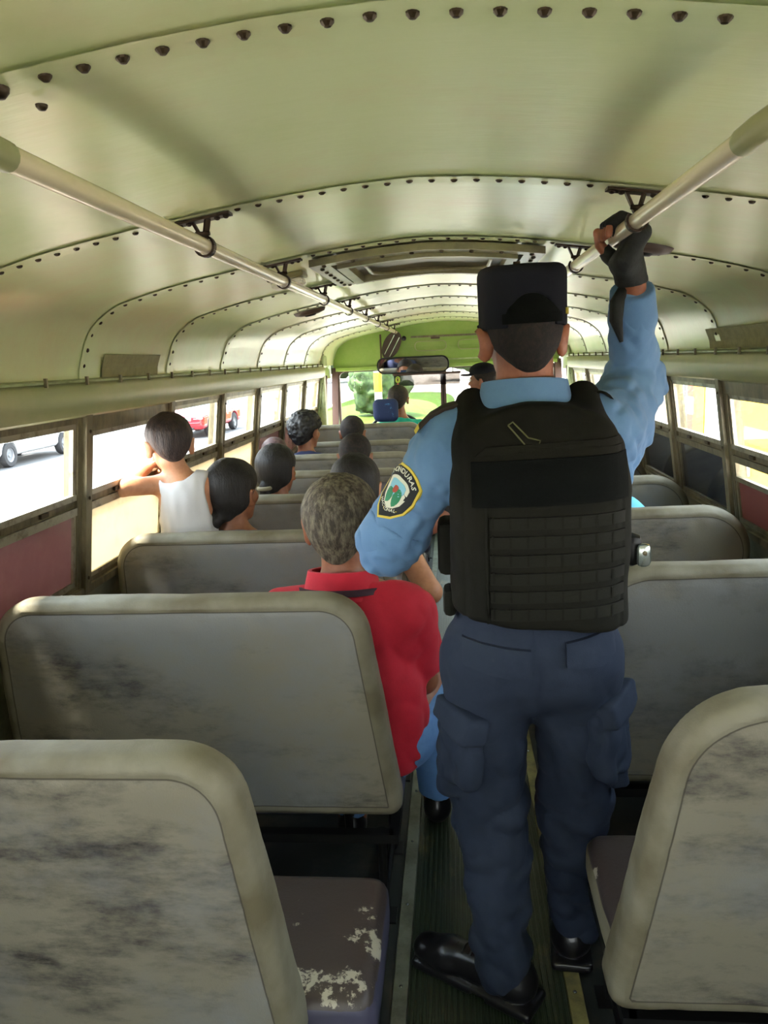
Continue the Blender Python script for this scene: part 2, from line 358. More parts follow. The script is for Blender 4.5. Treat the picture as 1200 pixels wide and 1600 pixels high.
# ---------------------------------------------------------------- bus shell
def RY(k): return .8+.7*k
K0, K1 = -4, 8
PROF = [(-1.022, 1.444), (-1.016, 1.49), (-1.0, 1.53), (-.985, 1.575), (-.958, 1.607), (-.92, 1.636), (-.878, 1.659), (-.82, 1.675), (-.72, 1.700),
        (-.62, 1.719), (-.53, 1.735), (-.43, 1.751), (-.33, 1.766), (-.22, 1.780), (-.11, 1.790), (0, 1.795)]
PROF = PROF+[(-x, z) for x, z in PROF[-2::-1]]
_px = np.array([p[0] for p in PROF]); _pz = np.array([p[1] for p in PROF])
_s = np.concatenate([[0], np.cumsum(np.hypot(np.diff(_px), np.diff(_pz)))])
def prof_at(s):
    return np.interp(s, _s, _px), np.interp(s, _s, _pz)
def ceil_z(x): return float(np.interp(x, _px, _pz))
def prof_n(s):
    x0, z0 = prof_at(s-.01); x1, z1 = prof_at(s+.01); t = Vector((x1-x0, 0, z1-z0)).normalized(); return Vector((t.z, 0, -t.x))
S_ALL = np.linspace(0, _s[-1], 61)
def arch(y0, y1, inset, name, m, parent, th=.003, nseg=4, sag=0):
    rows = []
    for i in range(nseg+1):
        y = y0+(y1-y0)*i/nseg; b = sag*math.sin(math.pi*i/nseg); row = []
        for s in S_ALL:
            x, z = prof_at(s); n = prof_n(s); row.append(Vector((x, y, z))+n*(inset-b))
        rows.append(row)
    mb = MB().sheet(rows); rows2 = [[v+Vector((0, 0, th)) for v in r] for r in rows]
    mb.sheet([r[::-1] for r in rows2]); return mb.build(name, m, parent, smooth=True, sharp=40)
YB, YF = RY(K0), 7.1
ceiling = MB()
out = [(-1.10, 1.40)]+[(x*1.06, z+.05) for x, z in PROF]+[(1.10, 1.40)]
ceiling.sheet([[Vector((x, y, z)) for x, z in out] for y in (YB, YF+.15)], th=.02)
ceiling = ceiling.build('ceiling', M['pale'], None, smooth=True, sharp=40); tag(ceiling, kind='structure')
for k in range(K0, K1+1):
    y0 = RY(k); y1 = RY(k+1) if k < K1 else YF
    arch(y0, y1, 0, 'ceiling_panel', M['ceil'], ceiling, nseg=6, sag=.006)
    if k > K0: arch(y0-.026, y0+.026, .0035, 'seam_strip', M['ceil'], ceiling, nseg=1)
rvm = MB(); rvm.lathe([(.0001, .0045), (.0035, .004), (.006, .002), (.0068, -.001)], Matrix.Identity(4), 8); rvm = rvm.mesh('rivet'); rvm.materials.append(M['rivet'])
rvb = MB(); rvb.lathe([(.0001, .006), (.0035, .0055), (.0068, .002), (.0072, -.001)], Matrix.Identity(4), 10); rvb = rvb.mesh('rivet'); rvb.materials.append(M['rivet'])
def rivet_positions(y, step=.043):
    for s in np.arange(.05, _s[-1]-.04, step):
        x, z = prof_at(s); n = prof_n(s); yield Vector((x, y, z))+n*.0035, n
for x, y in ((-.385, .800), (-.372, .862), (.385, .8)):
    mb = MB(); nn = Vector((0, 0, 1)); mb.lathe([(.0001, .010), (.007, .009), (.011, .004), (.012, -.001)], Matrix.Translation((x, y, ceil_z(x)-.004)) @ Matrix.Rotation(math.pi, 4, 'X') @ Matrix.Scale(1 if y < .82 else .55, 4), 12)
    mb.build('bolt', M['rivet'], ceiling, True)
rest = MB(); cnt = 0
for k in range(-1, K1+1):
    for p, n in rivet_positions(RY(k), .041 if k < 2 else .047):
        if abs(abs(p.x)-.40) < .05: continue
        q = n.to_track_quat('Z', 'Y').to_matrix().to_4x4(); q.translation = p
        if 0 <= k <= 4 and cnt < 290:
            o = bpy.data.objects.new('rivet', rvb if k == 0 else rvm); COL.objects.link(o); o.parent = ceiling; o.matrix_local = q; cnt += 1
        else: rest.lathe([(.0001, .0045), (.006, .002), (.0068, -.001)], q, 6)
r = rest.build('far_rivets', M['rivet'], ceiling); r['kind'] = 'stuff'
# side walls: header, sill panel, pillars, windows
WZ0, WZ1 = .82, 1.345
def wx(z): return 1.105-(1.105-1.03)*(max(z, .8)-.8)/(1.345-.8)
walls = {}
for side, sg in (('left', -1), ('right', 1)):
    def bx(poly, y0, y1, name, m, parent=None):
        mb = MB(); p = [(sg*x, z) for x, z in poly]; p = p if sg > 0 else p[::-1]
        extr(mb, p[::-1], 1, y0, y1); return mb.build(name, m, parent)
    wall = bx([(1.125, -.05), (1.125, .70), (1.11, .80), (1.16, .80), (1.19, -.05)], YB, 7.1, 'wall_'+side, M['wall']); tag(wall, kind='structure')
    walls[side] = wall
    # header: curved panel with a rolled lower lip
    hp = [(1.012, 1.450), (1.000, 1.444), (.992, 1.43), (.990, 1.40), (.994, 1.372), (1.004, 1.352), (1.02, 1.345), (1.07, 1.345), (1.10, 1.45)]
    mb = MB(); p = [(sg*x, z) for x, z in hp]; extr(mb, p, 1, YB, 6.42); mb.build('header_panel', M['headp'], wall, smooth=True, sharp=35)
    mb = MB(); extr(mb, [(sg*x, z) for x, z in ((.992, 1.446), (.990, 1.452), (1.015, 1.456), (1.02, 1.446))], 1, YB, 6.42); mb.build('joint_moulding', M['pale'], wall)
    for i, y in enumerate(np.arange(-.6, 6.4, .23)):
        mb = MB(); mb.box((sg*.987-.004, y-.004, 1.438), (sg*.987+.004, y+.004, 1.462)); mb.build('clip', M['frame'], wall)
    # ledge below windows
    mb = MB(); extr(mb, [(sg*x, z) for x, z in ((1.085, .80), (1.085, .822), (1.14, .826), (1.14, .795))], 1, YB, 6.42); mb.build('sill_ledge', M['frame'], wall)
    for k in range(K0, K1+1):
        y = RY(k); w = .034
        mb = MB(); a, b = wx(.80), wx(1.345)
        def prism(y0, y1, d0, d1, mi=0):
            vs = [(sg*(a-d0), y0, .80), (sg*(a-d0), y1, .80), (sg*(a+d1), y1, .80), (sg*(a+d1), y0, .80),
                  (sg*(b-d0), y0, 1.36), (sg*(b-d0), y1, 1.36), (sg*(b+d1), y1, 1.36), (sg*(b+d1), y0, 1.36)]
            fs = [(0,3,2,1),(4,5,6,7),(0,1,5,4),(1,2,6,5),(2,3,7,6),(3,0,4,7)]
            mb.add(vs, fs if sg > 0 else [f[::-1] for f in fs], mi)
        prism(y-w*.55, y+w*.55, .022, .05); prism(y-w, y+w, .008, .04)
        mb.build('pillar', M['frame'] if k < 8 else M['pale'], wall)
        mb = MB()
        for z in (.85, 1.30, 1.1): mb.ellip((sg*(wx(z)-.023), y, z), (.003, .006, .006), 8)
        mb.build('pillar_screw', M['rivet'], wall)
LOWER = {'left': {-1: 'pink', 0: 'pink', 1: 'pink', 2: 'cream', 3: 'cream', 4: 'cream', 5: 'pink', 6: 'pink', 7: 'cream'},
         'right': {2: 'red', 3: 'dark', 4: 'dark', 5: 'dark', 6: 'dark', 7: 'dark'}}
wn = 0
for side, sg in (('left', -1), ('right', 1)):
    for k in range(K0, K1):
        wn += 1; y0, y1 = RY(k)+.034, RY(k+1)-.034; root = MB()
        def slab(mb, ya, yb, za, zb, d0, d1, mi=0):
            a, b = wx(za), wx(zb)
            vs = [(sg*(a-d0), ya, za), (sg*(a-d0), yb, za), (sg*(a+d1), yb, za), (sg*(a+d1), ya, za),
                  (sg*(b-d0), ya, zb), (sg*(b-d0), yb, zb), (sg*(b+d1), yb, zb), (sg*(b+d1), ya, zb)]
            fs = [(0,3,2,1),(4,5,6,7),(0,1,5,4),(1,2,6,5),(2,3,7,6),(3,0,4,7)]
            mb.add(vs, fs if sg > 0 else [f[::-1] for f in fs], mi)
        slab(root, y0-.002, y0+.012, .82, 1.345, .006, .035); slab(root, y1-.012, y1+.002, .82, 1.345, .006, .035)
        slab(root, y0, y1, 1.328, 1.345, .004, .035); slab(root, y0, y1, .82, .835, .006, .035)
        root = root.build('window_%d' % wn, M['frame'], None); tag(root, kind='structure')
        drop = .03 if k in (2,) else .0
        mid = 1.105
        sa = MB()      # upper sash
        slab(sa, y0+.012, y0+.030, mid, 1.328-drop, .0, .012); slab(sa, y1-.030, y1-.012, mid, 1.328-drop, .0, .012)
        slab(sa, y0+.012, y1-.012, 1.312-drop, 1.328-drop, .0, .012); slab(sa, y0+.012, y1-.012, mid-.004, mid+.014, .004, .014)
        sa.build('upper_sash', M['sash'], root)
        if drop:
            sa = MB(); slab(sa, y0+.012, y1-.012, 1.328-drop, 1.345, .008, .012); sa.build('head_filler', M['frame'], root)
        g = MB(); slab(g, y0+.02, y1-.02, mid+.012, 1.31-drop, -.005, .008); g.build('upper_pane', M['glass'], root)
        sa = MB(); slab(sa, y0+.012, y1-.012, mid-.05, mid-.026, .006, .02); slab(sa, y0+.012, y0+.026, .835, mid-.04, .002, .012)
        slab(sa, y1-.026, y1-.012, .835, mid-.04, .002, .012); slab(sa, y0+.012, y1-.012, .835, .850, .002, .012); sa.build('lower_sash', M['sash'] if sg < 0 else M['frame'], root)
        sa = MB(); slab(sa, y0+.012, y1-.012, mid-.028, mid-.004, -.004, .02); sa.build('middle_rail', M['frame'], root)
        for yy in (y0+.2, y1-.2):
            sa = MB(); slab(sa, yy-.02, yy+.02, mid-.018, mid-.006, .008, .0); sa.build('latch', M['rivet'], root)
        lm = LOWER[side].get(k, 'pink' if side == 'left' else 'dark')
        if side == 'right' and k == 2:
            g = MB(); slab(g, y0+.02, y1-.02, 1.0, mid-.04, -.005, .007); g.build('lower_pane', M['glass'], root)
            g = MB(); slab(g, y0+.012, y1-.012, .985, 1.003, .004, .012); g.build('lower_rail', M['frame'], root)
            g = MB(); slab(g, y0+.02, y1-.02, .84, .99, -.005, .007); g.build('tinted_pane', M['red'], root)
        else:
            g = MB(); slab(g, y0+.02, y1-.02, .84, mid-.04, -.005, .007); g.build('lower_pane', M[lm], root)
# floor
fl = MB(); fl.box((-1.19, YB, -.05), (1.19, 7.3, 0)); fl = fl.build('floor', M['floor']); tag(fl, kind='structure')
am = MB(); am.box((-.078, YB, -.002), (.292, 6.6, .004)); nr = 26
for i in range(nr):
    x = -.068+i*(.35/(nr-1)); extr(am, [(x-.0042, .003), (x+.0042, .003), (x+.003, .0085), (x-.003, .0085)], 1, YB, 6.6)
am.build('ribbed_mat', M['mat'], fl)
for x, m in ((-.098, 'strip'), (.308, 'stripy')):
    s = MB(); extr(s, [(x-.02, 0), (x+.02, 0), (x+.017, .009), (x-.017, .009)], 1, YB, 6.6); s.build('edge_strip', M[m], fl)
    for y in np.arange(1.0, 5, .28):
        s = MB(); s.ellip((x, y, .0095), (.005, .005, .0025), 8); s.build('screw', M['silver'], fl)
# rear wall with two windows behind the viewer
wb = MB(); wb.box((-1.16, YB-.06, -.05), (1.16, YB, .85)); wb.box((-1.16, YB-.06, 1.35), (1.16, YB, 1.85))
for a, b in ((-1.16, -.95), (-.1, .1), (.95, 1.16)): wb.box((a, YB-.06, .85), (b, YB, 1.35))
wb = wb.build('wall_back', M['wall']); tag(wb, kind='structure')
for i, (a, b) in enumerate(((-.95, -.1), (.1, .95))):
    g = MB(); extr(g, rrect(a+.01, .86, b-.01, 1.34, .06), 1, YB-.035, YB-.03); o = g.build('window_%d' % (wn+1+i), M['glass']); tag(o, kind='structure')
# front: cab wall with windshield
YW = 7.1
wf = MB()
top = [(x*1.0, z) for x, z in PROF]
poly = [(-1.022, 1.405)]+top+[(1.022, 1.405)]
extr(wf, poly[::-1], 1, YW, YW+.05)
wf.box((-1.16, YW, -.05), (1.16, YW+.05, .78))
wf = wf.build('wall_front', M['green']); tag(wf, kind='structure')
mb = MB(); mb.box((-1.0, YW-.03, 1.385), (1.0, YW+.03, 1.42), bev=.006); mb.build('windshield_header', M['green'], wf)
for sx in (-1, 1):
    mb = MB(); mb.bar((sx*1.035, YW-.0, .75), (sx*1.005, YW-.0, 1.42), .05, .06); mb.build('cab_pillar', M['maroonf'], wf)
    mb = MB(); mb.box((sx*1.06-.06, 6.40, .0), (sx*1.06+.06, 6.50, 1.44), bev=.01); mb.build('bulkhead_post', M['pale'], wf)
    mb = MB(); mb.box((sx*1.04-.05, 6.38, 1.43), (sx*1.04+.05, 6.56, 1.53), bev=.015); mb.build('corner_cover', M['pale'], wf)
    mb = MB(); mb.box((sx*1.07-.02, 6.50, 1.33), (sx*1.07+.02, 7.12, 1.45)); mb.box((sx*1.10-.02, 6.5, .0), (sx*1.10+.02, 7.12, .80)); mb.build('cab_side', M['green'], wf)
    mb = MB(); mb.bar((sx*1.085, 6.80, .8), (sx*1.05, 6.80, 1.36), .03, .03); mb.build('side_window_bar', M['maroonf'], wf)
mb = MB(); mb.bar((-.02, YW+.01, .75), (-.02, YW+.01, 1.40), .022, .03); mb.build('centre_bar', M['black'], wf)
for i, (a, b) in enumerate(((-.985, -.03), (-.01, .985))):
    g = MB(); extr(g, rrect(a, .78, b, 1.39, .05), 1, YW+.02, YW+.026); o = g.build('window_%d' % (wn+3+i), M['wglass']); tag(o, kind='structure')
    fr = MB(); ou = rrect(a-.005, .775, b+.005, 1.395, .055); inn = rrect(a+.015, .795, b-.015, 1.375, .045); n = len(ou)
    fr.add([(x, YW-.01, z) for x, z in ou]+[(x, YW-.01, z) for x, z in inn]+[(x, YW+.03, z) for x, z in ou]+[(x, YW+.03, z) for x, z in inn],
           [f for j in range(n) for f in ((j, (j+1) % n, n+(j+1) % n, n+j), (n+j, n+(j+1) % n, 3*n+(j+1) % n, 3*n+j), (2*n+(j+1) % n, 2*n+j, 3*n+j, 3*n+(j+1) % n))])
    fr.build('rubber_seal', M['maroonf'], o)
# details of the front header
mb = MB(); extr(mb, rrect(-.50, 1.58, .50, 1.70, .01), 1, YW-.012, YW); mb.build('sign_box_panel', M['green'], wf)
def ringpl(mb, x0, z0, x1, z1, r, w, ya, yb):
    ou = rrect(x0, z0, x1, z1, r); inn = rrect(x0+w, z0+w, x1-w, z1-w, max(r-w, .004)); n = len(ou)
    mb.add([(x, ya, z) for x, z in ou]+[(x, ya, z) for x, z in inn]+[(x, yb, z) for x, z in ou]+[(x, yb, z) for x, z in inn],
           [f for j in range(n) for f in ((j, (j+1) % n, n+(j+1) % n, n+j), (n+j, n+(j+1) % n, 3*n+(j+1) % n, 3*n+j), ((j+1) % n, j, 2*n+j, 2*n+(j+1) % n))])
mb = MB(); ringpl(mb, -.27, 1.535, .02, 1.625, .04, .007, YW-.03, YW); mb.build('recessed_flap', M['headp'], wf)
mb = MB(); ringpl(mb, .12, 1.535, .41, 1.625, .04, .007, YW-.03, YW); mb.build('recessed_flap', M['headp'], wf)
mb = MB(); mb.box((-.30, YW-.03, 1.655), (.45, YW-.012, 1.672)); mb.build('rail_strip', M['frame'], wf)
mb = MB(); mb.box((-.12, YW-.03, 1.64), (-.04, YW-.01, 1.655)); mb.build('latch_plate', M['maroonf'], wf)
mb = MB(); mb.box((-.30, YW-.02, 1.45), (1.0, YW, 1.462)); mb.build('lower_strip', M['pale'], wf)
mb = MB(); mb.tube([(-.575, YW-.03, 1.46), (-.575, YW-.03, 1.70)], .008, 8); mb.build('pipe', M['maroonf'], wf)
# dash
db = MB(); db.box((-1.05, 6.72, .42), (1.0, 7.08, .74), bev=.04); o = db.build('dashboard', M['dash'], None, True, 40); tag(o, 'long grey dashboard shelf under the windshield', 'dashboard')
sw = thing('steering_wheel', 'large black steering wheel in front of the driver in the teal shirt', 'steering wheel', (-.42, 6.68, .78))
mb = MB(); Mx = Matrix.Translation((-.42, 6.52, .86)) @ Matrix.Rotation(math.radians(-50), 4, 'X')
pts = [Mx @ Vector((.22*math.cos(a), .22*math.sin(a), 0)) for a in np.linspace(0, 2*math.pi, 33)]
mb.tube(pts, .013, 8); mb.build('rim', M['black'], sw, True)
mb = MB(); 
for a in (0, 2.1, 4.2): mb.bar(Mx @ Vector((0, 0, -.02)), Mx @ Vector((.215*math.cos(a), .215*math.sin(a), 0)), .025, .01)
mb.build('spokes', M['black'], sw); mb = MB(); mb.bar(Mx @ Vector((0, 0, 0)), (-.42, 6.70, .70), .05, .05); mb.build('column', M['black'], sw)

# ---------------------------------------------------------------- ceiling fittings
for side, sg in (('left', -1), ('right', 1)):
    X, Z = sg*.402, 1.698
    t = thing('handrail', 'long cream painted tube handrail under the ceiling on the %s side%s' % (side, ', gripped by the officer' if sg > 0 else ' above the seated passengers'), 'handrail', (X, 1, Z), 'ceiling handrails')
    y_s = .93 if sg > 0 else .78
    mb = MB(); mb.tube([(X, y_s, Z), (X, 2, Z), (X, 4, Z), (X, 6.62, Z)], .0145, 20); mb.build('tube', M['rail'], t, True, 60)
    mb = MB(); mb.tube([(X+sg*.0, y_s+.05, Z), (X, y_s, Z+.001), (X+sg*.012, y_s-.02, Z+.008), (X+sg*.05, y_s-.035, Z+.022), (X+sg*.11, y_s-.035, Z+.03)], .0165, 16); mb.build('end_bend', M['headp'], t, True, 60)
    mb = MB(); mb.tube([(X, 6.60, Z), (X, 6.635, Z)], .018, 14); mb.build('end_cap', M['iron'], t, True, 40)
    for k in list(range(1, K1+1)):
        y = RY(k); zc = ceil_z(X); b = MB(); sl = (ceil_z(X+.02)-ceil_z(X-.02))/.04
        def cz(x): return zc+(x-X)*sl-.006
        b.add([(X-.055, y-.014, cz(X-.055)), (X+.055, y-.014, cz(X+.055)), (X+.055, y+.014, cz(X+.055)), (X-.055, y+.014, cz(X-.055)),
               (X-.055, y-.014, cz(X-.055)-.005), (X+.055, y-.014, cz(X+.055)-.005), (X+.055, y+.014, cz(X+.055)-.005), (X-.055, y+.014, cz(X-.055)-.005)],
              [(0,1,2,3),(7,6,5,4),(0,4,5,1),(1,5,6,2),(2,6,7,3),(3,7,4,0)])
        b.bar((X-.022, y, cz(X-.02)), (X-.004, y, Z+.014), .012, .005); b.bar((X+.012, y-.006, cz(X+.01)), (X+.002, y, Z+.014), .012, .005)
        ring = [(X+.0185*math.sin(a), y, Z+.0185*math.cos(a)) for a in np.linspace(-.2, 5.4 if sg > 0 else 5.2, 16)]
        for p, q in zip(ring, ring[1:]): b.bar(p, q, .016, .004)
        b.tube([(X-.014, y-.008, Z+.022), (X+.014, y-.008, Z+.022)], .004, 6)
        br = b.build('bracket', M['iron'], t)
        for dx in (-.045, -.028, .028, .045):
            s = MB(); s.ellip((X+dx, y, cz(X+dx)-.006), (.006, .006, .004), 8); s.build('bolt', M['iron'], br)
# emergency hatch between ribs
ht = thing('roof_hatch', 'recessed roof escape hatch with bolted frame in middle of ceiling', 'hatch', (0, 2.55, 1.78))
def cring(x0, x1, y0, y1, w, dz, name, m, th=.012):
    mb = MB()
    def strip(xa, xb, ya, yb, n=10):
        rows = [[Vector((xa+(xb-xa)*i/n, y, ceil_z(xa+(xb-xa)*i/n)-dz)) for i in range(n+1)] for y in (ya, yb)]; mb.sheet(rows, th=th)
    strip(x0, x1, y0, y0+w); strip(x0, x1, y1-w, y1); strip(x0, x0+w, y0+w, y1-w, 2); strip(x1-w, x1, y0+w, y1-w, 2)
    return mb.build(name, m, ht)
cring(-.34, .33, 2.27, 2.90, .055, .024, 'outer_frame', M['hatch'], .02)
cring(-.27, .26, 2.345, 2.83, .03, .034, 'inner_frame', M['hatch'], .03)
mb = MB(); mb.sheet([[Vector((x, y, ceil_z(x)-.010)) for x in np.linspace(-.26, .25, 12)] for y in (2.35, 2.82)], th=.004); mb.build('cover', M['hatchd'], ht)
ou = [Vector((x, y, ceil_z(x)-.02)) for x, y in rrect(-.20, 2.42, .19, 2.76, .08)]
mb = MB(); mb.tube(ou+ou[:1], .006, 6); mb.build('cover_bead', M['hatch'], ht, True)
for x, y in [(x, y) for y in (2.295, 2.875) for x in np.arange(-.30, .31, .085)]+[(x, y) for x in (-.315, .305) for y in np.arange(2.36, 2.85, .08)]:
    mb = MB(); mb.ellip((x, y, ceil_z(x)-.026), (.007, .007, .004), 8); mb.build('bolt', M['rivet'], ht)
mb = MB(); mb.bar((.255, 2.33, ceil_z(.25)-.05), (.255, 2.45, ceil_z(.25)-.07), .02, .012); mb.build('handle', M['rivet'], ht)
# dome lamps
t = thing('dome_lamp', 'small white rectangular ceiling lamp left of the roof hatch', 'ceiling lamp', (-.40, 2.55, 1.74))
zc = ceil_z(-.44); Mx = Matrix.Translation((-.455, 2.52, zc-.015)) @ Matrix.Rotation(math.radians(-9), 4, 'Y')
mb = MB(); mb.box((-.06, -.045, .0), (.06, .045, .018), 0, Mx, .006); mb.build('base', M['hatch'], t)
mb = MB(); mb.box((-.052, -.036, -.022), (.052, .036, .0), 0, Mx, .009); mb.build('cover', M['lamp'], t)
def oval_lamp(x, y, label):
    t = thing('dome_lamp', label, 'ceiling lamp', (x, y, ceil_z(x)))
    ang = math.atan2(ceil_z(x+.02)-ceil_z(x-.02), .04); Mx = Matrix.Translation((x, y, ceil_z(x)+.002)) @ Matrix.Rotation(-ang, 4, 'Y') @ Matrix.Diagonal((1.55, 1, 1, 1))
    mb = MB(); mb.lathe([(.0001, -.020), (.03, -.019), (.047, -.012), (.052, 0)], Mx, 28); mb.build('base', M['oval'], t, True)
    mb = MB(); mb.lathe([(.0001, -.026), (.015, -.025), (.022, -.018)], Mx, 20); mb.build('lens', M['black'], t, True)
oval_lamp(-.62, 3.8, 'dark oval ceiling lamp beyond the left handrail')
oval_lamp(.56, 2.13, 'dark brown oval ceiling lamp behind the officer\'s gloved hand')
# faded notices above windows
def notice(y0, y1, sg, label, s0, s1):
    mb = MB(); rows = []
    for y in (y0, y1):
        rows.append([])
        for s in np.linspace(s0, s1, 6):
            x, z = prof_at(s); n = prof_n(s); rows[-1].append(Vector((sg*abs(x), y, z))+Vector((n.x*(1 if sg < 0 else -1), 0, n.z))*.004)
    mb.sheet(rows, th=.001); o = mb.build('notice', M['notice'], None); tag(o, label, 'notice')
notice(2.32, 2.78, -1, 'faded tan paper notice stuck on curved panel above left windows', .012, .085)
notice(2.35, 3.0, 1, 'faded tan notice stuck on curved panel above right windows', .015, .09)

# ---------------------------------------------------------------- seats
def poly_sd(P2, V):
    V = np.array(V, float); n = len(V); d = np.full(len(P2), 1e9); s = np.ones(len(P2), bool); ins = np.zeros(len(P2), bool)
    for i in range(n):
        a = V[i]; b = V[(i+1) % n]; e = b-a; w = P2-a; t = np.clip((w@e)/(e@e), 0, 1)[:, None]; q = w-t*e
        d = np.minimum(d, (q**2).sum(1)); c = ((a[1] > P2[:, 1]) != (b[1] > P2[:, 1])) & (P2[:, 0] < (b[0]-a[0])*(P2[:, 1]-a[1])/(b[1]-a[1]+1e-12)+a[0]); ins ^= c
    return np.where(ins, -1, 1)*np.sqrt(d)
def inset(V, r):
    V = np.array(V, float); n = len(V); out = []
    for i in range(n):
        p, c, q = V[i-1], V[i], V[(i+1) % n]; u = (c-p)/np.linalg.norm(c-p); v = (q-c)/np.linalg.norm(q-c)
        n1 = np.array([-u[1], u[0]]); n2 = np.array([-v[1], v[0]]); m = (n1+n2)/(1+n1@n2); out.append(c+m*r)
    return out
ZT = .935; LEAN = .125
def back_fn(V, rt_, rb_=.035):
    Vt, Vb = inset(V, rt_), inset(V, rb_)
    def d2(P):
        q = P[:, [0, 2]]; return np.where(P[:, 2] > .6, poly_sd(q, Vt)-rt_, poly_sd(q, Vb)-rb_)
    def f(P):
        dd = d2(P); yc = (ZT-P[:, 2])*LEAN; th = .042+.012*np.clip((.7-P[:, 2])/.4, 0, 1)+.006*np.exp(-((P[:, 2]-.62)/.2)**2)
        w = np.abs(P[:, 1]-yc)-th; e = .028; a = dd+e; b = w+e
        d = np.minimum(np.maximum(a, b), 0)+np.hypot(np.maximum(a, 0), np.maximum(b, 0))-e
        d = d+.0035*np.exp(-((dd+.0325)/.005)**2)-.002*np.exp(-((dd+.024)/.008)**2)
        wr = vnoise(P*A(9, 1, 3), 3.)*np.exp(-((dd+.06)/.03)**2)*.006
        return d+vnoise(P, 6)*.007+vnoise(P, 26)*.0018+wr
    return f, d2
def make_back(name, V, rt_, x0, x1):
    f, d2 = back_fn(V, rt_)
    me = surf(f, (x0-.04, -.09, .24), (x1+.04, .18, .99), .0085, name)
    addrim(me, d2); return me
VL = [(-.505, .33), (.505, .33), (.43, ZT), (-.485, ZT)]        # wide seats: centre at x=-.595
VR = [(-.385, .29), (.355, .29), (.385, ZT), (-.285, ZT-.008)]       # narrow seats: centre at x=.695
def rimmat(name, a, b):
    m = a.copy(); m.name = name; n = m.node_tree; N = n.nodes; L = n.links; src = b.node_tree
    P = N['Principled BSDF']; c1 = P.inputs['Base Color'].links[0].from_socket
    at = N.new('ShaderNodeAttribute'); at.attribute_name = 'rim'; r = N.new('ShaderNodeMapRange'); r.inputs[1].default_value = -.0335; r.inputs[2].default_value = -.0315
    L.new(at.outputs['Fac'], r.inputs[0])
    tcn = N.new('ShaderNodeTexCoord'); q = N.new('ShaderNodeTexNoise'); q.inputs['Scale'].default_value = 7; q.inputs['Detail'].default_value = 8; L.new(tcn.outputs['Object'], q.inputs[0])
    rp_ = N.new('ShaderNodeValToRGB'); e = rp_.color_ramp.elements; e[0].position = .36; e[0].color = lin((100, 92, 70)); e[1].position = .6; e[1].color = lin((130, 125, 107))
    L.new(q.outputs[0], rp_.inputs[0])
    x = N.new('ShaderNodeMix'); x.data_type = 'RGBA'; L.new(r.outputs[0], x.inputs[0]); L.new(c1, x.inputs[6]); L.new(rp_.outputs[0], x.inputs[7]); 
    d1 = N.new('ShaderNodeMath'); d1.operation = 'ADD'; d1.inputs[1].default_value = .0325; L.new(at.outputs['Fac'], d1.inputs[0])
    d2_ = N.new('ShaderNodeMath'); d2_.operation = 'ABSOLUTE'; L.new(d1.outputs[0], d2_.inputs[0])
    d3 = N.new('ShaderNodeMapRange'); d3.inputs[1].default_value = .0008; d3.inputs[2].default_value = .0022; d3.inputs[3].default_value = .75; d3.inputs[4].default_value = 0; L.new(d2_.outputs[0], d3.inputs[0])
    y = N.new('ShaderNodeMix'); y.data_type = 'RGBA'; L.new(d3.outputs[0], y.inputs[0]); L.new(x.outputs[2], y.inputs[6]); y.inputs[7].default_value = lin((52, 46, 36)); L.new(y.outputs[2], P.inputs['Base Color'])
    return m
def addrim(me, d2):
    v = np.empty(len(me.vertices)*3); me.vertices.foreach_get('co', v); at = me.attributes.new('rim', 'FLOAT', 'POINT'); at.data.foreach_set('value', d2(v.reshape(-1, 3)).astype(np.float32))
M['seatback'] = rimmat('worn_seat_vinyl_with_tan_edge', M['vinyl'], M['tan'])
bl = make_back('backrest', VL, .115, -.5, .5); br_ = make_back('backrest', VR, .17, -.4, .4)
for m in (bl, br_): m.materials.append(M['seatback'])
def cush_mesh(w, label):
    def f(P):
        d = rbox(P, (0, .262, .338), (w/2, .172, .054), .035); d = d-.012*np.exp(-((P[:, 0]/(w*.42))**4))*np.exp(-(((P[:, 1]-.25)/.14)**4))
        return d+vnoise(P, 14)*.004
    me = surf(f, (-w/2-.04, 0, .24), (w/2+.04, .46, .43), .009, 'cushion', slot=lambda c: np.where((c[:, 2] < .372), 1, 0)); me.materials.append(M['cush']); me.materials.append(M['cushside']); return me
cl, cr = cush_mesh(.99, 'l'), cush_mesh(.72, 'r'); cr.materials[1] = M['tan']
def leg_mesh(x, y0, y1):
    mb = MB(); mb.tube([(x, y0, .0), (x, y0, .26)], .0125, 8); mb.tube([(x, y1, 0), (x, y1, .26)], .0125, 8); mb.tube([(x, y0, .05), (x, y1, .05)], .01, 8)
    mb.box((x-.03, y0-.03, 0), (x+.03, y0+.03, .006)); mb.box((x-.03, y1-.03, 0), (x+.03, y1+.03, .006)); m = mb.mesh('leg_frame'); m.materials.append(M['black']); return m
def frame_mesh(w):
    mb = MB(); mb.box((-w/2, .04, .245), (w/2, .07, .27)); mb.box((-w/2, .38, .245), (w/2, .41, .27))
    for s in (-1, 1): mb.box((s*w/2-.013, .04, .245), (s*w/2+.013, .41, .27)); mb.tube([(s*(w/2-.12), .085, .25), (s*(w/2-.125), .078, .40)], .011, 8)
    m = mb.mesh('seat_frame'); m.materials.append(M['black']); return m
LEGS = {'L': (leg_mesh(.44, .08, .37), leg_mesh(-.44, .08, .37), frame_mesh(.95)), 'R': (leg_mesh(-.31, .08, .37), leg_mesh(.31, .08, .37), frame_mesh(.68))}
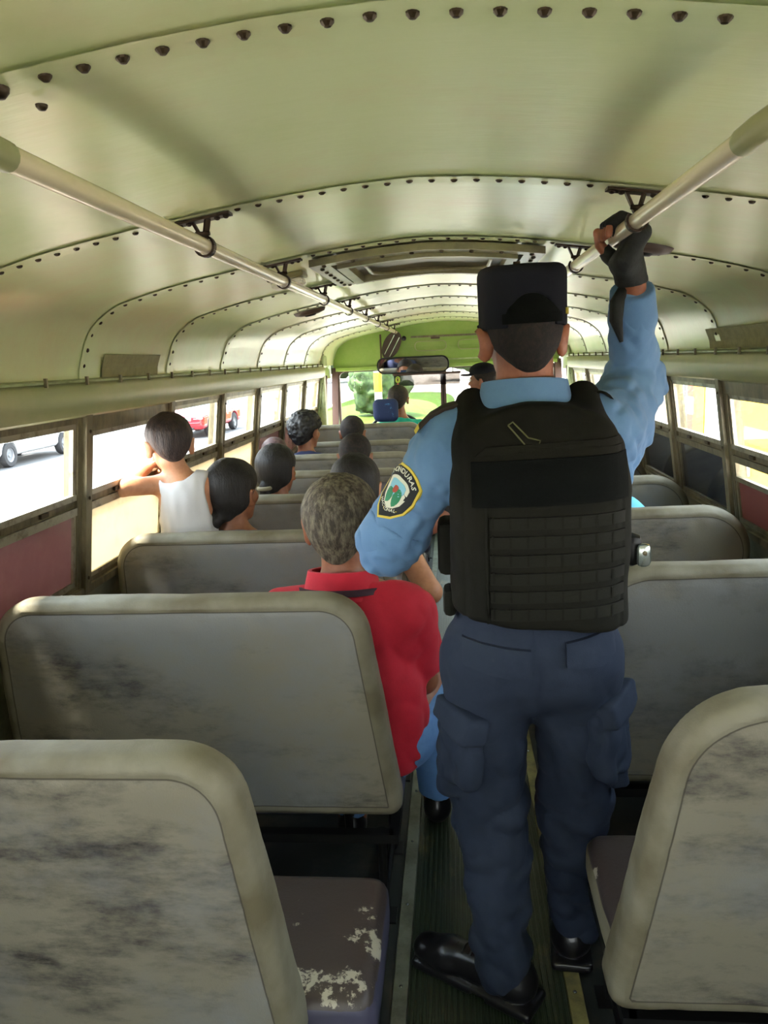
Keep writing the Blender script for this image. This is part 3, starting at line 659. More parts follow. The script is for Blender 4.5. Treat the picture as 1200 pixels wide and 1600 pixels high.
def seat(x, y, kind, label, dz=0):
    t = thing('bus_seat', label, 'seat', (x, y, 0), 'bench seats on the left side' if kind == 'L' else 'bench seats on the right side')
    for nm, me in (('backrest', bl if kind == 'L' else br_), ('cushion', cl if kind == 'L' else cr), ('leg_frame', LEGS[kind][0]), ('leg_frame', LEGS[kind][1]), ('seat_frame', LEGS[kind][2])):
        o = bpy.data.objects.new(nm, me); COL.objects.link(o); o.parent = t
        if nm == 'backrest' and dz: o.scale = (1, 1, 1+dz)
        if nm == 'backrest' and kind == 'L' and y < 1.1: o.scale = (.90, 1, .98); o.location.x = -.072
    return t
LY = [1.025+.7*i for i in range(8)]
names = ['nearest left bench seat with wide tan border, at the bottom left corner', 'worn grey left bench seat right behind the man in the red polo, big dark scuffs',
         'left bench seat behind the boy in tank top and woman with low bun', 'left bench seat behind the woman with the hair tie',
         'left bench seat in front of the woman with the hair tie, fifth row', 'left bench seat behind the curly haired man', 'left bench seat in front of the curly haired man', 'tall rounded grey padded barrier standing right behind the driver seat']
for i, y in enumerate(LY[:7]): seat(-.595, y, 'L', names[i])
gb = thing('driver_barrier', names[7], 'barrier', (-.595, LY[7], 0))
o = bpy.data.objects.new('padded_panel', bl); COL.objects.link(o); o.parent = gb; o.scale = (.96, 1, 1.065)
for sx in (-.42, .40):
    mb = MB(); mb.tube([(-.595+sx, LY[7]+.07, 0), (-.595+sx, LY[7]+.07, .4)], .014, 8); mb.build('post', M['black'], gb)
RYS = [1.185, 1.95, 2.67, 3.36, 4.06, 4.76, 5.46]
rn = ['nearest right bench seat with torn dark cushion at the bottom right corner', 'grey right bench seat directly right of the officer\'s legs', 'grey right bench seat with dark scuffed back, beside the officer\'s vest',
      'right bench seat just beyond the light blue cloth', 'right bench seat fifth in the row, mostly hidden by the officer\'s arm', 'sixth right bench seat hidden beyond the officer', 'front right bench seat behind the entrance']
for i, y in enumerate(RYS): seat(.695, y, 'R', rn[i])
# front right bulk: grey partition in the seat rows seen as front seat cover

# ---------------------------------------------------------------- people
def rotz(a): c, s = math.cos(a), math.sin(a); return np.array([[c, -s, 0], [s, c, 0], [0, 0, 1]])
def rotx(a): c, s = math.cos(a), math.sin(a); return np.array([[1, 0, 0], [0, c, -s], [0, s, c]])
def roty(a): c, s = math.cos(a), math.sin(a); return np.array([[c, 0, s], [0, 1, 0], [-s, 0, c]])
class Head:
    def __init__(s, c, size=1.0, yaw=0, pitch=0, roll=0):
        s.c = A(*c); s.s = size; s.R = rotz(yaw)@rotx(pitch)@roty(roll)
    def loc(s, P): return ((P-s.c)@s.R)/s.s
    def w(s, p): return s.c+s.R@(A(*p)*s.s)
    def skin(s, P):
        q = s.loc(P); near = np.linalg.norm(q, axis=1) < .26
        out = np.linalg.norm(q, axis=1)-.12
        if near.any():
            q = q[near]; qa = q.copy(); qa[:, 0] = np.abs(q[:, 0])
            d = ellipsoid(q, (0, -.012, .032), (.075, .094, .083))
            d = smin(d, ellipsoid(q, (0, .028, -.035), (.057, .064, .072)), .03)
            d = smin(d, ellipsoid(q, (0, .066, -.088), (.026, .022, .02)), .025)
            d = smin(d, ellipsoid(qa, (.038, .066, -.018), (.022, .02, .02)), .02)
            d = smax(d, -ellipsoid(qa, (.032, .104, .010), (.018, .016, .012)), .014)
            d = smin(d, capsule(qa, (.012, .089, .027), (.046, .078, .027), .007, .006), .012)
            d = smin(d, capsule(q, (0, .088, .014), (0, .110, -.020), .007, .010), .010)
            d = smin(d, ellipsoid(qa, (.010, .100, -.026), (.008, .009, .007)), .006)
            d = smin(d, ellipsoid(q, (0, .090, -.047), (.023, .012, .0055)), .005)
            d = smin(d, ellipsoid(q, (0, .089, -.057), (.019, .012, .006)), .005)
            ear = ellipsoid(qa, (.087, -.014, -.008), (.010, .025, .037), roty(.22)@rotz(-.70))
            ear = smax(ear, -ellipsoid(qa, (.098, -.002, -.004), (.009, .014, .023)), .008); d = smin(d, ear, .008)
            out = out.copy(); out[near] = d
        return out*s.s
    def hair(s, kind, t=.008, dirp=(0, -.75, .66), p0=(0, .05, .05), nape=-.075, amp=.004, fr=60):
        n = A(*dirp); n = n/np.linalg.norm(n); p0 = A(*p0)
        def f(P):
            q = s.loc(P); tt = t*(1+.9*np.clip((q[:, 2]+.02)/.08, -.8, 1))
            d = ellipsoid(q, (0, -.012, .032), (.075, .094, .083)); d = smin(d, capsule(q, (0, -.045, -.02), (0, -.045, -.06), .054, .044), .03)
            d = d-tt
            if kind == 'bun':
                d = smin(d, ellipsoid(q, (-.030, -.098, -.078), (.040, .036, .038)), .012)
            if kind in ('long', 'bun', 'tail'):
                qa = q.copy(); qa[:, 0] = np.abs(q[:, 0]); d = smin(d, ellipsoid(qa, (.05, -.03, -.01), (.036, .05, .06)), .02)
            if kind == 'tail':
                d = smin(d, capsule(q, (-.018, -.10, -.055), (-.02, -.098, -.24), .024, .020), .012)
            if kind == 'long':
                d = smin(d, capsule(q, (0, -.075, -.02), (0, -.085, -.23), .062, .055, ((0, 1, 0), .5)), .03)
            if kind == 'curly': d = d-.012-.012*vnoise(q, 50)-.012*vnoise(q, 90)
            if kind == 'boy': d = smin(d, ellipsoid(q, (0, .055, .075), (.06, .045, .032)), .03)
            d = d-amp*vnoise(q*A(1, 1, .25), fr)
            cut = -(q-p0)@n
            np_ = ((-.125 if kind == 'bun' else nape+12*q[:, 0]**2))-q[:, 2] if kind not in ('long', 'tail') else q[:, 2]*0-1
            r = smax(d, np.maximum(cut, np_)-.002*vnoise(q, 80), .008)
            if kind in ('short', 'boy', 'curly'): r = smax(r, -ellipsoid(np.abs(q)*A(1, 0, 0)+q*A(0, 1, 1), (.086, -.010, -.010), (.020, .026, .036)), .006)
            return r*s.s*.8
        return f
def flat(prims, k=.03):
    def f(P):
        d = None
        for p in prims:
            kk = k
            if p[0] == 'c': e = capsule(P, *p[1:6]) if len(p) > 5 else capsule(P, *p[1:])
            elif p[0] == 'e': e = ellipsoid(P, *p[1:])
            elif p[0] == 'b': e = rbox(P, *p[1:])
            d = e if d is None else smin(d, e, kk)
        return d
    return f
def finger_prims(wr, palm_dir, side_dir, curl_dir, s=1, curls=(.9, .9, .9, .9), thumb=None):
    """fingers leaving the palm end; curl towards curl_dir"""
    wr = A(*wr); pd = A(*palm_dir); pd = pd/np.linalg.norm(pd); sd_ = A(*side_dir); sd_ = sd_/np.linalg.norm(sd_); cd_ = A(*curl_dir); cd_ = cd_/np.linalg.norm(cd_)
    out = []; L = [(.038, .024, .019), (.042, .027, .021), (.039, .025, .020), (.031, .020, .017)]
    for i, (l, c) in enumerate(zip(L, curls)):
        b = wr+pd*.085*s+sd_*(.030-.020*i)*s; a = 0
        for j, ll in enumerate(l):
            a += c*(.7 if j == 0 else 1.0); dr = pd*math.cos(a)+cd_*math.sin(a); e = b+dr*ll*s
            out.append((b, e, .0095*s-.0008*j*s, .0085*s-.0008*j*s)); b = e
    th = [wr+pd*.03*s+sd_*.03*s, wr+pd*.055*s+sd_*.052*s+cd_*.012*s, wr+pd*.078*s+sd_*.050*s+cd_*.034*s, wr+pd*.088*s+sd_*.036*s+cd_*.05*s] if thumb is None else thumb
    for a, b, r in zip(th, th[1:], (.013, .0108, .0098)): out.append((np.array(a), np.array(b), r*s, r*s*.9))
    return out
def palm(P, wr, pd, sd_, cd_, s):
    pd = A(*pd)/np.linalg.norm(pd); sd_ = A(*sd_); sd_ = sd_-pd*(sd_@pd); sd_ = sd_/np.linalg.norm(sd_); nn = np.cross(pd, sd_)
    R = np.stack([pd, sd_, nn], 1); return rbox(P, A(*wr)+pd*.047*s, (.046*s, .040*s, .014*s), .013*s, R)
def hand_fn(wr, pd, sd_, cd_, s=1, curls=(.5, .5, .55, .6), thumb=None):
    fp = finger_prims(wr, pd, sd_, cd_, s, curls, thumb)
    def f(P):
        d = palm(P, wr, pd, sd_, cd_, s)
        g = None
        for a, b, ra, rb in fp:
            e = capsule(P, a, b, ra, rb); g = e if g is None else np.minimum(g, e)
        return smin(d, g, .008*s)
    return f
def near(P, c, r, f):
    m = np.linalg.norm(P-np.asarray(c, float), axis=1); out = m-r*.45; k = m < r
    if k.any(): out[k] = f(P[k])
    return out
eye_me = MB(); eye_me.ellip((0, 0, 0), (.0115, .0115, .0115), 12); eye_me.ellip((0, .0065, 0), (.0056, .0058, .0056), 10, 1); eye_me = eye_me.mesh('eye')
eye_me.materials.append(M['eye']); eye_me.materials.append(M['iris'])
def eyes(h, parent):
    for sx in (-1, 1):
        o = link('eye', eye_me, parent, None, True); Rm = Matrix([list(r) for r in h.R]).to_4x4(); Rm.translation = Vector(h.w((sx*.031, .0765, .010)))
        o.matrix_basis = Rm @ Matrix.Scale(h.s, 4)
def bb(pts, pad):
    p = np.array(pts, float); return p.min(0)-pad, p.max(0)+pad

def seated(label, x, y, headz, scale=1.0, skin='skin', shirt='greysh', pants='darkp', hair='short', hmat='hairs', yaw=0, group=None, hh=.0075,
           sleeves='short', lean=(0, 0), hx=0, hroll=0, head=None, elbows=None, wrists=None, hsize=1.0, knees=True, t=.007, extra=None, hipx=None, neck=None, seatz=.39, hand_s=1):
    """a seated passenger; x,y = head position, facing +y"""
    H = Head((x, y, headz) if head is None else head, hsize, yaw, 0, hroll); S = scale
    nb = np.array([x-hx*.5, y-.02, headz-.155*hsize]) if neck is None else A(*neck)
    hip = np.array([x if hipx is None else hipx, y-.03-lean[1], seatz+.085])
    shL = nb+A(-.165*S, 0, -.055*S); shR = nb+A(.165*S, 0, -.055*S)
    ch = nb*.62+hip*.38
    eL, eR = elbows or (shL+A(-.03, .04, -.24*S), shR+A(.03, .04, -.24*S))
    wL, wR = wrists or (A(hip[0]-.11, hip[1]+.27, hip[2]+.10), A(hip[0]+.11, hip[1]+.27, hip[2]+.10))
    kn = [hip+A(sx*.11, .31, .03) for sx in (-1, 1)] if knees is True else knees[0]
    ank = [k+A(0, .02, -(k[2]-.07)) for k in kn] if knees is True else knees[1]
    toe = [a+A(0, .15, -.04) for a in ank]
    def torso(P, g=0):
        d = capsule(P, hip+A(0, 0, .01), (hip+ch)/2, .135*S+g, .125*S+g, ((0, 1, 0), .72))
        d = smin(d, capsule(P, (hip+ch)/2, ch+A(0, 0, .05), .13*S+g, .145*S+g, ((0, 1, 0), .68)), .06)
        d = smin(d, capsule(P, shL+A(.03, 0, -.01), shR+A(-.03, 0, -.01), .058*S+g, .058*S+g), .07)
        d = smin(d, capsule(P, nb+A(0, 0, -.06), nb+A(0, .005, .0), .075*S+g, .05*S+g), .05); return d
    def arms(P, g=0, cutl=None):
        return np.minimum(smin(capsule(P, shL, eL, .050*S+g, .041*S+g), capsule(P, eL, wL, .038*S+g, .026*S+g), .02),
                          smin(capsule(P, shR, eR, .050*S+g, .041*S+g), capsule(P, eR, wR, .038*S+g, .026*S+g), .02))
    def legs(P, g=0):
        d = None
        for i, sx in enumerate((-1, 1)):
            e = capsule(P, hip+A(sx*.085, .02, 0), kn[i], .080*S+g, .062*S+g); e = smin(e, capsule(P, kn[i], ank[i], .056*S+g, .040*S+g), .03); d = e if d is None else smin(d, e, .02)
        return d
    hL = hand_fn(wL, wL-eL+A(0, 0, -.05), (1, 0, 0), (0, 0, -1), .92*S*hand_s); hR = hand_fn(wR, wR-eR+A(0, 0, -.05), (-1, 0, 0), (0, 0, -1), .92*S*hand_s)
    def body(P):
        d = torso(P); d = smin(d, arms(P), .02); d = smin(d, capsule(P, nb+A(0, 0, -.04), H.w((0, -.02, -.05)), .052*S, .050*hsize), .03)
        d = smin(d, H.skin(P), .012); d = smin(d, legs(P), .02)
        d = smin(d, near(P, wL, .3, hL), .012); d = smin(d, near(P, wR, .3, hR), .012)
        for i in (0, 1): d = smin(d, capsule(P, ank[i], toe[i], .034, .028), .02)
        return d
    pts = [H.c+A(0, 0, .15), H.c+A(.1, .14, 0), H.c-A(.1, .14, 0), hip+A(.2, 0, 0), hip-A(.2, .12, .1), eL, eR, wL, wR, *kn, *ank, *toe, shL, shR]
    lo, hi = bb(pts, .12*S); lo[2] = 0
    hd = lambda P: body(P)
    root = sdf('person', body, lo, hi, hh, M[skin]); tag(root, label, 'person', group)
    def shirtf(P):
        d = torso(P, .014)
        if sleeves != 'none':
            a = arms(P, .016)
            if sleeves == 'short':
                for s_, e_ in ((shL, eL), (shR, eR)):
                    ax = (e_-s_)/np.linalg.norm(e_-s_)
                lim = np.minimum(np.where(P[:, 0] < hip[0]*.3+nb[0]*.7, (P-shL)@((eL-shL)/np.linalg.norm(eL-shL)), (P-shR)@((eR-shR)/np.linalg.norm(eR-shR))), 9)-.17*S
                a1 = np.minimum(capsule(P, shL, eL, .066*S, .060*S), capsule(P, shR, eR, .066*S, .060*S)); a = smax(a1, lim, .004)
            d = smin(d, a, .03)
        d = smin(d, capsule(P, nb+A(0, .0, -.05), nb+A(0, .0, .0), .088*S, .068*S), .03); d = smax(d, P[:, 2]-(nb[2]+.022+.35*(nb[1]-P[:, 1])), .006); d = smax(d, hip[2]-.07-P[:, 2], .008)
        return d+vnoise(P*A(1, 1, .6)@roty(.5), 14)*.012-.018*np.abs(vnoise(P@roty(-.7), 17))+vnoise(P, 34)*.003+.003
    sh = sdf('shirt', shirtf, lo+A(0, 0, max(0, hip[2]-.2)), hi, hh, M[shirt], root)
    def pantf(P):
        d = smin(torso(P, .008), legs(P, .012), .02); d = smax(d, P[:, 2]-(hip[2]+.06), .01); d = smax(d, ank[0][2]+.01-P[:, 2], .004)
        return d+vnoise(P*A(1, 1, .6), 16)*.010
    sdf('trousers', pantf, lo, hi-A(0, 0, max(0, hi[2]-hip[2]-.2)), hh*1.15, M[pants], root)
    for sx in (-1, 1):
        mb = MB(); mb.tube([H.w((sx*(.014+.009*q), .094-.010*(q/3.)**2, .030+.0035*math.sin(q*1.05))) for q in range(4)], [.003, .0042, .004, .002], 6); mb.build('eyebrow', M['hairs'], root, True)
    for i in (0, 1):
        c = (ank[i]+toe[i])/2
        def shoef(P): return smax(smin(capsule(P, ank[i]+A(0, -.02, -.035), toe[i]+A(0, .02, 0), .040, .036), capsule(P, ank[i]+A(0, -.01, -.01), ank[i]+A(0, -.01, .03), .038, .036), .03), .004-P[:, 2], .004)
        lo2, hi2 = bb([ank[i], toe[i]], .075); lo2[2] = -.01; sdf('shoe', shoef, lo2, hi2, .009, M['leather'], root)
    if hair:
        kind = {'short': 'short', 'bun': 'bun', 'tail': 'tail', 'long': 'long', 'curly': 'curly', 'boy': 'boy'}[hair]
        f = H.hair(kind, t); lo2, hi2 = bb([H.c], .17*hsize); lo2[2] -= .2 if kind in ('tail', 'long') else 0
        sdf('hair', f, lo2, hi2, min(hh, .006)*.9, M[hmat], root)
    eyes(H, root)
    return root, H, dict(nb=nb, hip=hip, shL=shL, shR=shR, shirt=shirtf)

# --- man in the red polo
red, RH, rj = seated('grey haired man in red polo shirt and light blue jeans sitting at the aisle', -.243, 1.985, 1.038, 1.06, 'skin', 'redcl', 'jean', 'short', 'hairg',
    yaw=-.06, hh=.0062, hsize=1.08, t=.012, neck=(-.245, 1.955, .868), hipx=-.185,
    elbows=(A(-.47, 2.02, .62), A(-.045, 2.03, .585)), wrists=(A(-.30, 2.22, .53), A(-.13, 2.24, .53)), seatz=.36,
    knees=([A(-.26, 2.26, .46), A(-.035, 2.27, .47)], [A(-.28, 2.12, .10), A(-.022, 2.24, .09)]))
nb = rj['nb']
def neck_ring(f, z0, r0, z1, r1, c, m, name, parent, th=.006, open_=0.5, tilt=.25):
    rows = []
    for z, r in ((z0, r0), ((z0+z1)/2, (r0+r1)/2-.002), (z1, r1)):
        rows.append([Vector((c[0]+r*math.sin(a), c[1]-r*.86*math.cos(a), z-tilt*r*(1-math.cos(a))*.5)) for a in np.linspace(-math.pi+open_, math.pi-open_, 36)])
    rows2 = [[v+(Vector((v.x-c[0], v.y-c[1], 0)).normalized())*th for v in r] for r in rows[::-1]]
    mb = MB().sheet(rows+rows2); o = mb.build(name, m, parent, True, 60); return o
rc = neck_ring(None, .868, .104, .940, .080, (nb[0], nb[1]-.004), M['redcl'], 'collar', red, .010)
s_ = neck_ring(None, .884, .1125, .899, .1085, (nb[0], nb[1]-.004), M['darkst'], 'collar_stripe', rc, .008)

# --- passengers further forward
def P_(label, x, y, z, **k): return seated(label, x, y, z, **k)
bun, BH, _ = P_('woman with black hair in a low bun, beside the boy in the white tank top', -.745, 2.70, 1.015, scale=.92, skin='skin', shirt='greysh', hair='bun', hmat='hair', yaw=-.35, sleeves='short', t=.011, hsize=1.0)
mb = MB(); Rm = Matrix([list(r) for r in BH.R]).to_4x4(); Rm.translation = Vector(BH.w((-.05, -.075, -.055)))
mb.lathe([(.008, -.003), (.011, 0), (.008, .003), (.005, 0), (.008, -.003)], Rm, 12); mb.build('hair_band', M['silver'], bun, True)
bare, CH, _ = P_('dark haired woman with bare arms seated directly ahead of the red polo man', -.30, 2.74, 1.015, scale=.98, skin='skinb', shirt='white', hair='long', hmat='hair', sleeves='none', t=.010,
    elbows=(A(-.50, 2.68, .66), A(-.035, 2.62, .655)), wrists=(A(-.40, 2.92, .57), A(-.20, 2.86, .56)))
pony, PH, _ = P_('woman with black hair tied low by a beige hair tie', -.742, 3.40, .995, scale=.86, shirt='greysh', hair='tail', hmat='hair', yaw=-.25, t=.010, hsize=.98)
mb = MB(); Rm = Matrix([list(r) for r in PH.R]).to_4x4(); Rm.translation = Vector(PH.w((-.018, -.10, -.062)))
mb.lathe([(.030, -.008), (.036, -.003), (.034, .006), (.028, .010), (.026, 0), (.030, -.008)], Rm, 16); mb.build('hair_tie', M['tan'], pony, True)
P_('person with dark reddish hair by the window, partly behind the woman with the hair tie', -.905, 4.06, .985, scale=.62, shirt='brownsh', hair='long', hmat='hairp', yaw=.3, hsize=.84, hh=.009)
P_('short haired passenger seated in the fourth row beside the aisle', -.385, 3.44, 1.045, scale=.9, shirt='greysh', hair='short', hmat='hairs', hh=.009, t=.007, hsize=.86)
P_('curly haired man in a navy shirt sitting by the left windows', -.865, 4.78, 1.045, scale=.86, shirt='navysh', hair='curly', hmat='hairc', yaw=-.4, hh=.009, hsize=.98, t=.012)
P_('man with thinning dark hair in the row behind the front seat', -.66, 5.47, .965, scale=.95, shirt='greysh', hair='short', hmat='hairs', hh=.010, hsize=1.02, t=.007)
# driver and his seat
dr, DH, _ = P_('bus driver in a teal shirt at the steering wheel', -.385, 6.36, 1.145, scale=1, shirt='teal', hair='short', hmat='hairs', hh=.010, t=.009, neck=(-.355, 6.34, .965), hipx=-.40, hsize=.95,
    wrists=(A(-.60, 6.52, .86), A(-.25, 6.52, .90)), knees=([A(-.55, 6.60, .50), A(-.28, 6.60, .50)], [A(-.55, 6.62, .09), A(-.28, 6.62, .09)]))
ds = thing('driver_chair', 'driver chair with a blue patterned cloth headrest in front of the tall grey barrier', 'chair', (-.47, 6.2, 0))
def hr(P): return rbox(P, (-.475, 6.17, 1.075), (.105, .035, .095), .05)+vnoise(P, 20)*.004
sdf('headrest', hr, (-.64, 6.08, .93), (-.31, 6.26, 1.21), .009, M['headr'], ds)
def hb(P): return rbox(P, (-.45, 6.17, .68), (.21, .045, .27), .045)
sdf('backrest', hb, (-.72, 6.08, .35), (-.18, 6.26, .99), .014, M['dash'], ds)
def hc(P): return rbox(P, (-.43, 6.40, .34), (.22, .22, .05), .04)
sdf('cushion', hc, (-.70, 6.12, .25), (-.16, 6.66, .43), .014, M['dash'], ds)
mb = MB(); mb.box((-.5, 6.3, 0), (-.36, 6.46, .30)); mb.build('pedestal', M['black'], ds)

# --- boy in the tank top, kneeling on the bench and leaning on the window ledge
BH2 = Head((-.94, 2.625, 1.207), .90, .55, -.05, .0)
sL, sR = A(-.985, 2.585, 1.075), A(-.80, 2.63, 1.065); eL_, wL_ = A(-1.07, 2.50, 1.078), A(-1.045, 2.66, 1.125)
eR_, wR_ = A(-.86, 2.78, .99), A(-1.02, 2.80, 1.10); bh = A(-.87, 2.60, .66)
eL_ = A(-1.06, 2.47, 1.085)
def btor(P, g=0):
    d = capsule(P, bh, A(-.885, 2.60, .84), .095+g, .085+g, ((0, 1, 0), .78)); d = smin(d, capsule(P, A(-.885, 2.60, .84), A(-.89, 2.60, 1.0), .086+g, .094+g, ((0, 1, 0), .72)), .04)
    d = smin(d, capsule(P, sL+A(.03, .01, 0), sR-A(.02, 0, 0), .036+g, .038+g), .04); return smin(d, capsule(P, A(-.90, 2.61, 1.05), A(-.92, 2.62, 1.10), .05+g, .04+g), .03)
bhL = hand_fn(wL_, (.25, .8, .15), (.8, 0, .4), (.4, .3, -1), .74, (.5, .6, .6, .7)); bhR = hand_fn(wR_, (-.5, .1, -.1), (0, 1, 0), (0, 0, -1), .74)
knL, knR = A(-.94, 2.72, .45), A(-.80, 2.72, .45)
def bbody(P):
    d = btor(P); d = smin(d, capsule(P, sL, eL_, .034, .029), .02); d = smin(d, capsule(P, eL_, wL_, .028, .020), .012)
    d = smin(d, smin(capsule(P, sR, eR_, .034, .029), capsule(P, eR_, wR_, .028, .020), .015), .02)
    d = smin(d, near(P, wL_, .25, bhL), .01); d = smin(d, near(P, wR_, .25, bhR), .01)
    d = smin(d, capsule(P, A(-.90, 2.615, 1.08), BH2.w((0, -.02, -.06)), .040, .042), .02); d = smin(d, BH2.skin(P), .010)
    for k, h0 in ((knL, bh+A(-.05, 0, 0)), (knR, bh+A(.05, 0, 0))):
        d = smin(d, capsule(P, h0, k, .058, .048), .02); d = smin(d, capsule(P, k, k+A(0, -.17, -.005), .042, .034), .015)
    return d
boy = sdf('person', bbody, (-1.14, 2.36, .36), (-.66, 2.98, 1.38), .0062, M['skinb']); tag(boy, 'small boy in a white tank top leaning on the left window ledge, looking out', 'person')
def tank(P):
    d = btor(P, .010); q = P
    # arm holes and neck opening
    d = smax(d, -(np.linalg.norm((q-A(-1.005, 2.60, 1.035))*A(1, .7, .62), axis=1)-.056), .01)
    d = smax(d, -(np.linalg.norm((q-A(-.775, 2.63, 1.03))*A(1, .7, .62), axis=1)-.052), .01)
    d = smax(d, -(np.linalg.norm((q-A(-.915, 2.605, 1.145))*A(1, 1, .8), axis=1)-.070), .006); d = smax(d, .58-q[:, 2], .01)
    return d+vnoise(q*A(1.4, 1.4, .35), 34)*.007+vnoise(q, 20)*.003
sdf('tank_top', tank, (-1.08, 2.46, .55), (-.70, 2.80, 1.16), .0055, M['white'], boy)
def shorts(P):
    d = btor(P, .014)
    for k, h0 in ((knL, bh+A(-.05, 0, 0)), (knR, bh+A(.05, 0, 0))): d = smin(d, capsule(P, h0, h0*.3+k*.7, .068, .064), .02)
    return smax(smax(d, P[:, 2]-.68, .01), .50-P[:, 2], .01)
sdf('shorts', shorts, (-1.06, 2.42, .46), (-.68, 2.86, .72), .008, M['navysh'], boy)
sdf('hair', BH2.hair('boy', .010, (0, -.70, .71), (0, .062, .040), -.060, .005, 70), BH2.c-.17, BH2.c+.17, .0052, M['hairb'], boy); eyes(BH2, boy)
# small hand of a child on top of the next seat
# --- person in a dark cap standing at the front door
H5 = Head((.262, 5.2, 1.305), .90, 1.15, 0, 0)
nb5 = A(.26, 5.18, 1.16)
def b5(P, g=0):
    d = capsule(P, A(.26, 5.2, .80), A(.26, 5.2, 1.08), .13+g, .145+g, ((0, 1, 0), .7)); return smin(d, capsule(P, A(.11, 5.2, 1.09), A(.40, 5.2, 1.09), .06+g, .06+g), .06)
hn5 = [hand_fn((sx*.19+.26, 5.4, .86), (0, 1, 0), (-sx, 0, 0), (0, 0, -1), .95) for sx in (-1, 1)]
def body5(P):
    d = b5(P); d = smin(d, capsule(P, A(.25, 5.19, 1.12), H5.w((0, -.02, -.05)), .055, .05), .03); d = smin(d, H5.skin(P), .012)
    for sx in (-1, 1):
        d = smin(d, capsule(P, (.26+sx*.17, 5.2, 1.09), (.26+sx*.22, 5.2, .84), .05, .04), .02); d = smin(d, capsule(P, (.26+sx*.22, 5.2, .84), (.26+sx*.19, 5.4, .86), .038, .027), .015)
        d = smin(d, capsule(P, (.26+sx*.08, 5.2, .78), (.26+sx*.10, 5.2, .43), .08, .06), .03); d = smin(d, capsule(P, (.26+sx*.10, 5.2, .43), (.26+sx*.10, 5.18, .08), .055, .04), .02)
        d = smin(d, capsule(P, (.26+sx*.10, 5.18, .04), (.26+sx*.11, 5.36, .035), .035, .03), .02)
    for sx, h in zip((-1, 1), hn5): d = smin(d, near(P, (sx*.19+.26, 5.4, .86), .3, h), .01)
    return d
p5 = sdf('person', body5, (-.05, 5.0, 0), (.56, 5.62, 1.50), .010, M['skin']); tag(p5, 'second officer in a dark cap standing at the front of the aisle', 'person')
def sh5(P):
    d = b5(P, .014)
    for sx in (-1, 1): d = smin(d, capsule(P, (.26+sx*.17, 5.2, 1.09), (.26+sx*.22, 5.2, .84), .065, .055), .02); d = smin(d, capsule(P, (.26+sx*.22, 5.2, .84), (.26+sx*.20, 5.33, .855), .052, .043), .015)
    return smax(d, .78-P[:, 2], .01)+vnoise(P, 14)*.008
sdf('shirt', sh5, (-.05, 5.0, .7), (.58, 5.5, 1.22), .010, M['blue'], p5)
def tr5(P):
    d = capsule(P, A(.26, 5.2, .80), A(.26, 5.2, .83), .142, .142, ((0, 1, 0), .72))
    for sx in (-1, 1): d = smin(d, capsule(P, (.26+sx*.08, 5.2, .78), (.26+sx*.10, 5.2, .43), .095, .075), .03); d = smin(d, capsule(P, (.26+sx*.10, 5.2, .43), (.26+sx*.10, 5.18, .08), .072, .058), .02)
    return smax(d, .05-P[:, 2], .005)
sdf('trousers', tr5, (.02, 5.0, .02), (.50, 5.4, .98), .012, M['navy'], p5)
for sx in (-1, 1):
    sdf('shoe', lambda P: smax(smin(capsule(P, (.26+sx*.10, 5.14, .045), (.26+sx*.11, 5.38, .04), .045, .038), capsule(P, (.26+sx*.1, 5.17, .05), (.26+sx*.1, 5.17, .10), .04, .04), .02), .010-P[:, 2], .003), (.05, 5.05, -.01), (.47, 5.48, .16), .009, M['leather'], p5)
def cap5(P):
    q = H5.loc(P); d = ellipsoid(q, (0, -.005, .075), (.090, .104, .062)); d = smax(d, .045-q[:, 2], .006); b = ellipsoid(q, (0, .115, .048), (.065, .06, .010)); return smin(d, b, .008)*.8
sdf('cap', cap5, H5.c-A(.2, .2, .1), H5.c+A(.2, .2, .2), .008, M['cap'], p5)
sdf('hair', H5.hair('short', .006), H5.c-.16, H5.c+.16, .008, M['hairs'], p5); eyes(H5, p5)

# --- the standing officer
OH = Head((.203, 1.60, 1.500), .95, .14, .02, -.02)
neck0 = A(.207, 1.60, 1.36); chest = A(.222, 1.605, 1.20); waist = A(.215, 1.59, .98); pel = A(.216, 1.585, .865)
SL, EL, WL = A(.045, 1.605, 1.30), A(-.085, 1.655, 1.085), A(.02, 1.85, 1.08)
SR, ER, WR = A(.375, 1.63, 1.310), A(.472, 1.82, 1.39), A(.436, 1.68, 1.602)
HPL, KL, AL, TL = A(.125, 1.585, .83), A(.125, 1.615, .47), A(.145, 1.545, .095), A(-.005, 1.635, .035)
HPR, KR, AR, TR = A(.305, 1.585, .83), A(.315, 1.66, .46), A(.318, 1.70, .095), A(.335, 1.90, .035)
def otor(P, g=0):
    d = capsule(P, pel, waist, .150+g, .140+g, ((0, 1, 0), .72)); d = smin(d, capsule(P, waist, chest, .140+g, .160+g, ((0, 1, 0), .68)), .05)
    d = smin(d, capsule(P, SL+A(.04, 0, .0), SR-A(.04, .02, 0), .062+g, .062+g), .07); return smin(d, capsule(P, chest+A(-.01, 0, .08), neck0, .085+g, .058+g), .05)
def gr(h): return h
